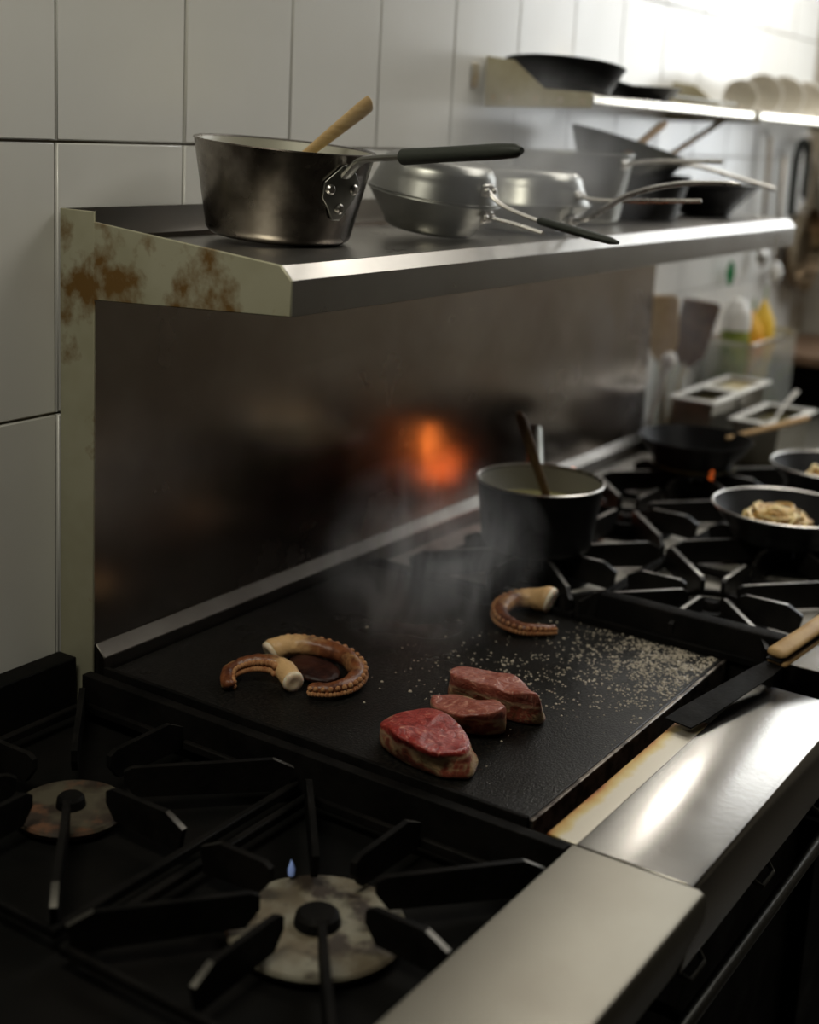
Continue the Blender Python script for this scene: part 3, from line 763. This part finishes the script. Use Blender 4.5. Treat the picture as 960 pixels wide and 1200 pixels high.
skillet('frying_pan', (2.37, 1.07, U), 'second, flatter black pan on the wall shelf with a long grey handle', .070, .090, .030, M['blackpan'], 'black pans on the wall shelf',
        handle=([dirp(-8, .088, .026), dirp(-8, .16, .022), dirp(-8, .40, .018)], .005, .7), hm=M['alu_dull'])
build_y = build(MB().lathe([(0, .0), (.02, 0), (.026, .010), (.026, .05), (.022, .058), (0, .060)], 20, (2.285, 1.145, U)), 'jar_lid', M['yellow'], loc=(2.285, 1.145, U))
tag(build_y, 'round yellow tub standing behind the black pans on the wall shelf', 'tub')
for i, (x, y, R) in enumerate(((2.98, 1.085, .038), (3.10, 1.08, .047), (3.25, 1.08, .049), (3.42, 1.08, .047))):
    # bowls stored on edge
    z = U+R+.001
    p = [(0, .0), (R*.45, .0), (R*.47, .004), (R*.8, R*.30), (R, R*.62), (R*.97, R*.62), (R*.76, R*.32), (R*.40, .006), (0, .006)]
    t = thing('bowl', (x, y, U), ['small beige bowl on edge, first of the row on the far wall shelf', 'larger beige bowl on edge, second of the row on the far wall shelf',
              'beige bowl with a painted white highlight, third of the row on the far wall shelf', 'beige bowl at the right end of the row by the frame edge'][i], 'bowl', 'bowls on the far wall shelf')
    q = Matrix.Rotation(math.radians(-90), 3, 'Y') @ Matrix.Rotation(0, 3, 'Z')
    qq = Matrix.Rotation(math.radians(25), 3, 'Z') @ q
    build(MB().lathe(p, 36, (0, 0, R+.001), qq), 'bowl_body', M['beige'], t)
    build(MB().lathe([(R*.985, R*.615), (R*1.015, R*.63), (R*.985, R*.645), (R*.955, R*.63)], 36, (0, 0, R+.001), qq, closed=True), 'rim', M['white'], t, label='rim with a highlight painted white')  # highlight along the bowl edge painted as a white ring

# ------------------------------------------------------------------ pans on the ranges
G = .9375
pot = thing('saucepan', (1.770, .893, G), 'small black-sided saucepan with pale inside and a wooden spoon, at the rear beside the griddle', 'pot')
vessel(pot, 'pot_body', .083, .0945, .100, M['blackpan'], t=.0026, rc=.012, rim=.0014)
inn = [(.0912, .1005), (.0885, .075), (.0865, .05)]
build(MB().lathe([(.0914, .0995), (.0886, .08), (.0846, .052), (.0838, .052), (.0878, .08), (.0906, .0998)], 48, closed=True), 'inner_lining', M['lining'], pot, label='pale grey inside')
build(MB().lathe([(.0928, .1006), (.0964, .1006), (.0966, .1025), (.0946, .1036), (.0926, .1025)], 56, closed=True), 'rim', M['alu'], pot)
build(MB().lathe([(0, .064), (.0852, .064), (.0850, .061), (0, .061)], 40), 'broth', M['soup'], pot)
hp = math.radians(32)
hv = Vector((math.cos(hp), math.sin(hp), 0))
build(MB().tube([hv*.092+Vector((0,0,.085)), hv*.118+Vector((0,0,.098)), hv*.165+Vector((0,0,.128))], [.006, .007, .008], 12), 'handle', M['alu_dull'], pot)
build(MB().tube([hv*.099+Vector((0,0,.090)), hv*.102+Vector((0,0,.092)), hv*.18+Vector((0,0,.137)), hv*.184+Vector((0,0,.1395))], [.010, .0135, .0135, .009], 14), 'grip', M['alu_dull'], pot)
stick('wooden_spoon', (1.822, .905, G+.058), (1.748, .925, 1.140), .0105, M['wood_dark'], 'dark wooden spoon standing in the small black saucepan on the range', .55, .8)

wk = thing('wok', (2.40, .893, G), 'deep black wok on the farthest rear burner, wooden handle pointing right', 'pan')
vessel(wk, 'pan_body', .075, .106, .062, M['blackpan'], rc=.018, rim=.0014)
build(MB().tube([(.085, -.030, .052), (.115, -.055, .060), (.150, -.105, .078), (.195, -.150, .094)], [.006, .0075, .0085, .0085], 12, flat=.7), 'handle', M['bamboo'], wk, label='pale wooden handle')
build(MB().lathe([(0, .012), (.080, .012), (.078, .009), (0, .009)], 30), 'dark_sauce', M['sauce'], wk)

def pasta_pan(loc, r0, r1, h, label, n, seed, off, ext):
    t = thing('frying_pan', loc, label, 'pan', 'pasta pans on the range')
    vessel(t, 'pan_body', r0, r1, h, M['blackpan'], rc=.016, rim=.0014)
    build(MB().lathe([(r1-.001, h+.0004), (r1+.0022, h+.0004), (r1+.0024, h+.0024), (r1+.0004, h+.0034), (r1-.0014, h+.0024)], 56, closed=True), 'rim', M['alu'], t, label='worn bright rim')
    hd_ = math.radians(-38)
    d = Vector((math.cos(hd_), math.sin(hd_), 0))
    build(MB().tube([d*(r1-.002)+Vector((0,0,h-.008)), d*(r1+.04)+Vector((0,0,h+.004)), d*(r1+.16)+Vector((0,0,h+.024))], [.008, .009, .010], 12, flat=.6), 'handle', M['black'], t)
    rd = random.Random(seed)
    o = thing('pasta', (loc[0]+off[0], loc[1]+off[1], loc[2]+.013), ('buttery tangle of pasta in the nearer pan at the right edge' if n > 40 else 'buttery tangle of pasta in the farther pan'), 'pasta', 'pasta in the pans')
    bed = MB().lathe([(0, .012), (ext*.5, .011), (ext*.8, .008), (ext*.95, .004), (ext*.9, .0), (0, 0)], 24)
    for p in bed.v:
        if p.z > .002: p.z += .004*noise.noise(p*90)
    build(bed, 'pasta_bed', M['pasta_bed'], o)
    for i in range(n):
        a0 = rd.uniform(0, 2*PI); r = rd.uniform(.012, ext*.62); cx = rd.uniform(-1, 1)*(ext*.9-r); cy = rd.uniform(-1, 1)*(ext*.75-r)
        span = rd.uniform(1.6, 5); lift = rd.uniform(.004, .020)
        pts = []
        for k in range(11):
            a = a0+span*k/10
            x = cx+r*math.cos(a); y = cy+r*.8*math.sin(a)
            q = math.hypot(x, y)/ext
            if q > .98: x *= .98/q; y *= .98/q; q = .98
            z = .016*(1-q*q)+.007+lift*math.sin(PI*k/10)
            pts.append((x, y, z))
        build(MB().tube(pts, .0029, 6, flat=.7), 'pasta_strand', M['pasta' if i % 3 else 'pasta_dark'], o, angle=0)
pasta_pan((2.075, .612, G), .086, .114, .050, 'black pan of pasta on the front burner at the right edge, nearer one', 48, 5, (-.012, .005), .071)
pasta_pan((2.425, .640, G), .082, .108, .048, 'black pan of pasta behind the nearer pasta pan, farther one', 30, 9, (.002, -.004), .064)

# flames under the rear burners (orange flare licking up between saucepan and splash back)
fl = thing('burner_flame', (2.06, .965, .905), 'orange flare-up behind the small saucepan, seen as a glow on the splash back', 'flame')
rd = random.Random(4)
for i, p in enumerate(([(2.035, .965, .908), (1.985, 1.006, .955), (1.976, 1.013, 1.0), (1.976, 1.013, 1.044)], [(2.09, .975, .908), (2.088, .985, .935), (2.082, .99, .96), (2.084, .99, .982)],
                       [(2.065, .96, .908), (2.06, .972, .93), (2.056, .975, .95), (2.058, .98, .972)])):
    r = (.0085, .013, .010)[i]
    build(W(MB().tube(spline(p, 3), ([r*.1, r*.1, r*.12, r*.15, r*.3, r*.6, r, r, r*.7, r*.1] if i == 0 else [r*.5, r*.8, r, r, r*.95, r*.8, r*.6, r*.4, r*.2, r*.05]), 10), fl), 'flame_tongue', M['flame' if i == 0 else 'lowflame'], fl, angle=0)
f2 = build(MB().tube([(2.355, .840, .938), (2.352, .838, .950), (2.354, .839, .962)], [.004, .005, .001], 8), 'burner_flame', M['ember'], loc=(2.355, .840, .938))
tag(f2, 'tiny red flame at the foot of the black wok', 'flame')
f3 = build(MB().tube(spline([(.792, .700, .871), (.800, .700, .880), (.803, .694, .884), (.812, .684, .876)], 3), [.003, .006, .007, .007, .006, .006, .005, .004, .003, .002], 8), 'burner_flame', M['ember'], loc=(.80, .695, .871))
tag(f3, 'dim orange flame left of the pale burner plate in the near range', 'flame')
f4 = build(MB().tube([(.915, .688, .866), (.915, .688, .872), (.916, .689, .880)], [.003, .0035, .0006], 8), 'burner_flame', M['blueflame'], loc=(.915, .688, .866))
tag(f4, 'small blue pilot flame behind the pale burner plate', 'flame')

# ------------------------------------------------------------------ wooden handled scraper over the grease trough
sc = thing('griddle_scraper', (1.50, .47, .905), 'long dark steel scraper with a riveted wooden handle lying across the grease trough', 'spatula')
a, b, c, e = Vector((1.375, .500, .907)), Vector((1.60, .458, .922)), Vector((1.585, .461, .928)), Vector((1.74, .415, .962))
d = (b-a).normalized(); s = d.cross(Vector((0,0,1))).normalized()
u = s.cross(d)
bl = MB(); vs = []
for p, wd in ((a, .017), (a.lerp(b, .12), .0185), (a.lerp(b, .8), .015), (b, .010)):
    vs += [p-s*wd-u*.0008, p+s*wd-u*.0008, p+s*wd+u*.0008, p-s*wd+u*.0008]
fs = [(0,1,2,3), (12,15,14,13)]
for i in range(3):
    for k in range(4): fs.append((i*4+k, (i+1)*4+k, (i+1)*4+(k+1) % 4, i*4+(k+1) % 4))
bl.add(vs, fs)
build(W(bl, sc), 'blade', M['iron'], sc)
d2 = (e-c).normalized(); s2 = d2.cross(Vector((0,0,1))).normalized(); u2 = s2.cross(d2)
for sg in (1, -1):
    hm_ = MB().tube([c+u2*sg*.0066, c+d2*.006+u2*sg*.0066, c+d2*.07+u2*sg*.0066, e+u2*sg*.0066], [.011, .0145, .0135, .0155], 14, flat=.40, up=u2)
    build(W(hm_, sc), 'handle_scale', M['bamboo'], sc, angle=0)
tg = MB(); vs = []
for p, wd in ((c-d2*.004, .010), (e, .0125)):
    vs += [p-s2*wd-u2*.0008, p+s2*wd-u2*.0008, p+s2*wd+u2*.0008, p-s2*wd+u2*.0008]
tg.add(vs, [(0,1,2,3), (4,7,6,5)]+[(k, 4+k, 4+(k+1) % 4, (k+1) % 4) for k in range(4)])
build(W(tg, sc), 'tang', M['blackpan'], sc)

# ------------------------------------------------------------------ far worktop and what stands on it
wt = thing('worktop', (3.29, .79, 0), 'grey steel worktop beyond the range along the wall', 'counter')
build(W(MB().box(2.70, 3.945, .42, 1.168, .83, .87), wt), 'top', M['counter_matt'], wt, bevel=.003)
for x in (2.74, 3.90):
    for y in (.46, 1.13): build(W(MB().box(x-.02, x+.02, y-.02, y+.02, 0, .83), wt), 'leg', M['steel'], wt)
build(W(MB().box(2.72, 3.92, .44, 1.15, .25, .27), wt), 'undershelf', M['steel'], wt)
T0 = .8705
def gn(name, x0, x1, y0, y1, z0, z1, label, fill, fm, group='steel food pans on the worktop'):
    t = thing(name, ((x0+x1)/2, (y0+y1)/2, z0), label, 'container', group)
    t_ = .004; ti = .008
    mb = MB()
    def ring(dx, z): return [(x0+dx, y0+dx, z), (x1-dx, y0+dx, z), (x1-dx, y1-dx, z), (x0+dx, y1-dx, z)]
    R = [ring(ti+.004, z0), ring(ti, z0+.01), ring(t_, z1-.003), ring(t_+.0025, z1-.003), ring(ti+.0025, z0+.012), ring(ti+.007, z0+.003)]
    vs = [p for r in R for p in r]; fs = [(3,2,1,0), (20,21,22,23)]
    for i in range(5):
        for k in range(4): fs.append((i*4+k, i*4+(k+1) % 4, (i+1)*4+(k+1) % 4, (i+1)*4+k))
    mb.add(vs, fs)
    build(W(mb, t), 'pan_body', M['gnbody'], t)
    rm = MB(); R = [ring(-.008, z1-.004), ring(-.008, z1), ring(.009, z1+.001), ring(.009, z1-.004)]
    vs = [p for r in R for p in r]; fs = []
    for i in range(4):
        for k in range(4): fs.append((i*4+k, i*4+(k+1) % 4, ((i+1) % 4)*4+(k+1) % 4, ((i+1) % 4)*4+k))
    rm.add(vs, fs)
    build(W(rm, t), 'rim', M['gnrim'], t, bevel=.001, label='turned rim with its shine put into the colour')
    build(W(MB().box(x0+.0115, x1-.0115, y0+.0115, y1-.0115, z0+.012, z0+(z1-z0)*fill), t), 'contents', fm, t)
    return t
gn('food_pan', 2.708, 2.868, 0.976, 1.070, T0, 1.01, 'square steel food pan with dark contents, just past the splash back end', .86, M['sauce'])
gn('food_pan', 2.880, 3.060, 0.978, 1.070, T0, 1.01, 'steel food pan filled with cream-coloured paste, beside the dark one', .93, M['cream'])
gn('food_pan', 2.775, 3.000, .850, .955, T0, .97, 'smaller low steel food pan with a spoon, in front of the taller pair', .80, M['sauce'])
spn = thing('spoon', (2.93, .905, .93), 'steel spoon standing in the small low food pan', 'spoon')
build(W(MB().tube([(2.905, .905, .953), (2.935, .895, .985), (2.965, .880, 1.015)], [.004, .005, .007], 10, flat=.4), spn), 'handle', M['white'], spn)
build(W(MB().ball((2.900, .907, .951), .012, 12, 8, (1.2, .8, .3)), spn), 'bowl', M['white'], spn)

# jar with wooden paddles behind the food pans
jr = thing('utensil_jar', (2.803, 1.118, T0), 'clear jar holding two wooden paddles against the tiles', 'jar')
build(MB().lathe([(0, 0), (.034, 0), (.036, .004), (.036, .20), (.033, .20), (.033, .005), (0, .005)], 32), 'jar_body', M['plastic'], jr)
def paddle(a, b, lh, wd, m, label, sq):
    a = Vector(a); t = thing('wooden_paddle', tuple(a), label, 'spatula', 'paddles in the jar')
    Rm = Matrix.Rotation(math.radians(-68), 3, 'Z') @ Matrix.Rotation(math.radians(b), 3, 'Y'); Lh = lh
    build(MB().prism([(-.007, 0), (.007, 0), (.008, Lh*.55), (-.008, Lh*.55)], -.004, .004, 'y', m=Rm), 'handle', M['wood'], t, bevel=.002)
    h0 = Lh*.55
    if sq: prof = [(-.010, h0), (.010, h0), (wd*.8, h0+.03), (wd, Lh), (wd*.8, Lh+.008), (-wd*.9, Lh+.004), (-wd*.75, h0+.03)]
    else: prof = [(-.009, h0), (.009, h0), (wd*.75, h0+.02), (wd, h0+.05), (wd, Lh-.01), (wd*.7, Lh), (-wd*.7, Lh), (-wd, Lh-.01), (-wd, h0+.05), (-wd*.75, h0+.02)]
    build(MB().prism(prof, -.005, .005, 'y', m=Rm), 'blade', m, t, bevel=.003)
paddle((2.795, 1.118, T0+.008), -4, .335, .033, M['wood'], 'lighter brown rounded wooden paddle, left of the two in the jar', False)
paddle((2.812, 1.118, T0+.008), 9, .325, .044, M['wood_dark'], 'dark square-ended wooden paddle, right of the two in the jar', True)
# white ladle leaning on the end of the splash back
ld = thing('ladle', (2.718, 1.135, T0), 'bright white round ladle bowl beside the utensil jar, at the splash back end', 'ladle')
build(W(MB().ball((2.742, 1.096, 1.078), .021, 18, 10, (.9, .8, 1)), ld), 'bowl', M['white'], ld)
build(W(MB().tube([(2.722, 1.135, T0+.001), (2.738, 1.103, 1.062)], .006, 10), ld), 'handle', M['white'], ld)

# clear tub of greens, jar, bag of vegetables
tb = thing('plastic_tub', (3.25, 1.095, T0), 'clear plastic tub of green leaves behind the food pans', 'tub')
build(W(MB().box(3.085, 3.420, 1.035, 1.150, T0, T0+.003).box(3.085, 3.088, 1.035, 1.150, T0, 1.085).box(3.417, 3.420, 1.035, 1.150, T0, 1.085).box(3.088, 3.417, 1.035, 1.038, T0, 1.085).box(3.088, 3.417, 1.147, 1.150, T0, 1.085), tb), 'tub_body', M['plastic'], tb)
build(W(MB().box(3.079, 3.426, 1.029, 1.034, 1.078, 1.087).box(3.079, 3.426, 1.151, 1.156, 1.078, 1.087).box(3.079, 3.084, 1.034, 1.151, 1.078, 1.087).box(3.421, 3.426, 1.034, 1.151, 1.078, 1.087), tb), 'rim', M['gnpan'], tb, bevel=.001)
gr = MB(); rd = random.Random(8)
for i in range(150):
    c0 = Vector((rd.uniform(3.10, 3.405), rd.uniform(1.05, 1.135), rd.uniform(T0+.012, 1.055)))
    q = Euler((rd.uniform(0, 3), rd.uniform(0, 3), rd.uniform(0, 6))).to_matrix()
    gr.add([c0+q @ Vector(p)*rd.uniform(.7, 1.2) for p in ((0,0,0), (.012,.006,.003), (.026,0,0), (.012,-.006,.003))], [(0,1,2), (0,2,3)])
lv = build(gr, 'green_leaves', M['green'], loc=(3.25, 1.095, T0+.01)); tag(lv, 'loose green leaves filling the clear plastic tub', 'greens', kind='stuff')
jj = thing('squeeze_bottle', (3.135, 1.093, 1.0555), 'clear bottle with a white cap and green sauce, standing in the greens tub', 'bottle')
jj.location = (3.135, 1.093, T0+.004)
build(MB().lathe([(0, .0), (.030, 0), (.033, .006), (.033, .255), (.028, .275), (.016, .288), (0, .288)], 24), 'bottle_body', M['green'], jj)
build(MB().lathe([(.034, .235), (.034, .27), (.029, .287), (.018, .305), (0, .312)], 24), 'cap', M['white'], jj)
for i, (x, y, h, r, m, lb) in enumerate(((3.245, 1.092, .165, .030, 'orange', 'orange pepper-like vegetable, left of the bright pair above the greens tub'),
                                        (3.325, 1.092, .185, .032, 'yellow', 'yellow vegetable with a pointed tip, right of the bright pair above the greens tub'))):
    v = thing('vegetable', (x, y, T0+.09), lb, 'vegetable', 'bright vegetables in the tub')
    build(MB().lathe([(0, 0), (r*.5, .01), (r*.8, h*.3), (r, h*.62), (r*.85, h*.85), (r*.4, h*1.0), (r*.15, h*1.10), (0, h*1.15)], 20), 'flesh', M[m], v)
    build(MB().tube([(0, 0, h*1.12), (.004, 0, h*1.30)], [.004, .003], 8), 'stem', M['green'], v)

# things hanging on the wall
def hung_tool(name, x, z0, z1, label, m, w, cat='tool'):
    t = thing(name, (x, WY-.02, z0), label, cat, 'tools hung on the tiled wall')
    return t
g = build(MB().tube([(3.235, 1.156, 1.200), (3.235, 1.156, 1.228), (3.236, 1.156, 1.250), (3.236, 1.156, 1.262)], [.004, .012, .008, .002], 12, flat=.5), 'hanging_tag', M['greenplastic'], loc=(3.235, 1.16, 1.20))
tag(g, 'small green drop-shaped plastic tag hanging on the tiles', 'tag')
tn = thing('kitchen_tongs', (3.64, 1.15, 1.56), 'black-handled tongs hanging from the far wall shelf', 'tongs')
build(W(MB().tube(spline([(3.62, 1.145, 1.36), (3.62, 1.145, 1.50), (3.65, 1.145, 1.555), (3.69, 1.145, 1.555), (3.72, 1.145, 1.50), (3.715, 1.145, 1.40)], 6), .011, 8, flat=.5), tn), 'grip', M['grip'], tn)
for pts in ([(3.62, 1.145, 1.37), (3.622, 1.145, 1.33)], [(3.715, 1.150, 1.41), (3.70, 1.150, 1.392)]):
    build(W(MB().tube(pts, .006, 8, flat=.5), tn), 'arm', M['alu'], tn)
build(W(MB().tube([(3.67, 1.145, 1.554), (3.67, 1.145, 1.588)], .0025, 8), tn), 'hook', M['alu'], tn)
# round steel pan and ladles hung at the right edge
hpn = thing('hanging_pan', (3.73, 1.13, 1.27), 'round brownish steel pan hanging on the tiles at the right edge', 'pan')
q = Matrix.Rotation(PI/2, 3, 'X')
M['bronze'] = mat('tarnished steel', (.34, .28, .20), .28, 1, (.24, .18, .12), 8, .4, .6)
build(W(MB().lathe([(0, 0), (.085, 0), (.11, .012), (.118, .045), (.115, .045), (.107, .014), (.083, .003), (0, .003)], 40, (3.75, 1.166, 1.265), q), hpn), 'pan_body', M['bronze'], hpn)
build(W(MB().tube([(3.75, 1.140, 1.38), (3.755, 1.150, 1.46), (3.757, 1.150, 1.57)], [.007, .006, .006], 10, flat=.5), hpn), 'handle', M['bronze'], hpn)
for x, z, r, m, lb in ((3.42, 1.262, .024, 'alu', 'small steel ladle hanging under the shelf end'), (3.545, 1.215, .030, 'white', 'pale narrow ladle hanging left of the round pan')):
    t = thing('hanging_ladle', (x, 1.15, z), lb, 'ladle', 'ladles hung on the tiled wall')
    build(W(MB().ball((x, 1.145, z), r, 16, 10, (.7, .6, 1)), t), 'bowl', M[m], t)
    build(W(MB().tube([(x, 1.147, z+r*.8), (x-.01, 1.152, z+.30)], .005, 8), t), 'handle', M['bronze'], t)
    build(W(MB().tube([(x-.01, 1.152, z+.30), (x-.01, 1.162, z+.315), (x-.01, 1.170, z+.305)], .003, 8), t), 'hook', M['alu'], t)
# crate and board at the far corner
cr = thing('filler', (3.74, 1.02, T0), 'added dark low crate on the worktop at the right edge', 'filler')  # black box added to paint the dark underside of the board
build(W(MB().box(3.56, 3.92, .93, 1.16, T0, .985), cr), 'filler_body', M['black'], cr, bevel=.004)
for x in (3.60, 3.74, 3.88): build(W(MB().box(x-.03, x+.03, .9265, .9295, .90, .965), cr), 'slat', M['black'], cr)
bd = build(MB().box(3.50, 3.935, .90, 1.165, .9855, 1.012), 'cutting_board', M['board'], loc=(3.72, 1.03, .9855), bevel=.004)
tag(bd, 'brown wooden board lying on the dark crate at the right edge', 'board')
lm = build(MB().ball((3.80, 1.0, 1.036), .023, 14, 10, (1.2, 1, 1)), 'lime', M['green'], loc=(3.80, 1.0, 1.0125)); tag(lm, 'small green lime on the wooden board at the right edge', 'fruit')

# ------------------------------------------------------------------ wall lamp just above the frame
lampr = thing('wall_lamp', (3.34, WY-.008, 2.13), 'short white tube lamp on the tiles above the far wall shelf', 'lamp')
build(W(MB().box(3.16, 3.52, 1.135, 1.172, 2.12, 2.18), lampr), 'housing', M['white'], lampr, bevel=.003)
M['tube'].node_tree.nodes['Principled BSDF'].inputs['Emission Strength'].default_value = TUBE_POWER
build(W(MB().tube([(3.18, 1.095, 2.125), (3.50, 1.095, 2.125)], .024, 14), lampr), 'tube', M['tube'], lampr)
for x in (3.17, 3.51): build(W(MB().box(x-.008, x+.008, 1.075, 1.136, 2.10, 2.155), lampr), 'tube_holder', M['white'], lampr)

# ------------------------------------------------------------------ smoke
def smoke(name, c, s, dens, label, scale, lo, hi, seed):
    m = bpy.data.materials.new(name); m.use_nodes = True
    nt = m.node_tree; N = nt.nodes; L = nt.links
    N.remove(N['Principled BSDF'])
    v = N.new('ShaderNodeVolumeScatter'); v.inputs['Anisotropy'].default_value = .35; v.inputs['Color'].default_value = (.92, .93, .95, 1)
    L.new(v.outputs[0], N['Material Output'].inputs['Volume'])
    tc = N.new('ShaderNodeTexCoord'); mp = N.new('ShaderNodeMapping'); mp.inputs['Location'].default_value = (seed, 0, 0); mp.inputs['Scale'].default_value = (1, 1, .55)
    n = N.new('ShaderNodeTexNoise'); n.inputs['Scale'].default_value = scale; n.inputs['Detail'].default_value = 3; n.inputs['Distortion'].default_value = 1.8
    L.new(tc.outputs['Object'], mp.inputs[0]); L.new(mp.outputs[0], n.inputs['Vector'])
    r = N.new('ShaderNodeMapRange'); r.inputs['From Min'].default_value = lo; r.inputs['From Max'].default_value = hi
    L.new(n.outputs['Fac'], r.inputs['Value'])
    # fade to nothing at the edges of the plume
    ob = N.new('ShaderNodeMapping'); ob.vector_type = 'POINT'; ob.inputs['Scale'].default_value = (1/s[0], 1/s[1], 1/s[2])
    L.new(tc.outputs['Object'], ob.inputs[0])
    ln = N.new('ShaderNodeVectorMath'); ln.operation = 'LENGTH'; L.new(ob.outputs[0], ln.inputs[0])
    fr = N.new('ShaderNodeMapRange'); fr.inputs['From Min'].default_value = 1; fr.inputs['From Max'].default_value = .15
    L.new(ln.outputs['Value'], fr.inputs['Value'])
    mu = N.new('ShaderNodeMath'); mu.operation = 'MULTIPLY'; L.new(r.outputs[0], mu.inputs[0]); L.new(fr.outputs[0], mu.inputs[1])
    mv = N.new('ShaderNodeMath'); mv.operation = 'MULTIPLY'; L.new(mu.outputs[0], mv.inputs[0]); mv.inputs[1].default_value = dens
    L.new(mv.outputs[0], v.inputs['Density'])
    mb = MB(); bm = bmesh.new(); bmesh.ops.create_icosphere(bm, subdivisions=3, radius=1)
    mb.add([(x.co.x*s[0], x.co.y*s[1], x.co.z*s[2]) for x in bm.verts], [[q.index for q in f.verts] for f in bm.faces]); bm.free()
    o = build(mb, name, m, angle=0); o.location = c
    return tag(o, label, 'smoke', kind='stuff')
smoke('smoke_plume', (1.39, .845, 1.03), (.175, .15, .127), 9, 'thin grey smoke rising from the beef and octopus on the griddle', 13, .42, .72, 0)
smoke('steam_plume', (1.66, .90, 1.50), (.34, .16, .15), 4.2, 'faint steam drifting over the nested pans on the shelf', 7, .35, .7, 4)
smoke('steam_plume', (2.24, .97, 1.20), (.34, .13, .19), 2.6, 'faint haze over the rear burners in front of the splash back', 7, .38, .7, 9)
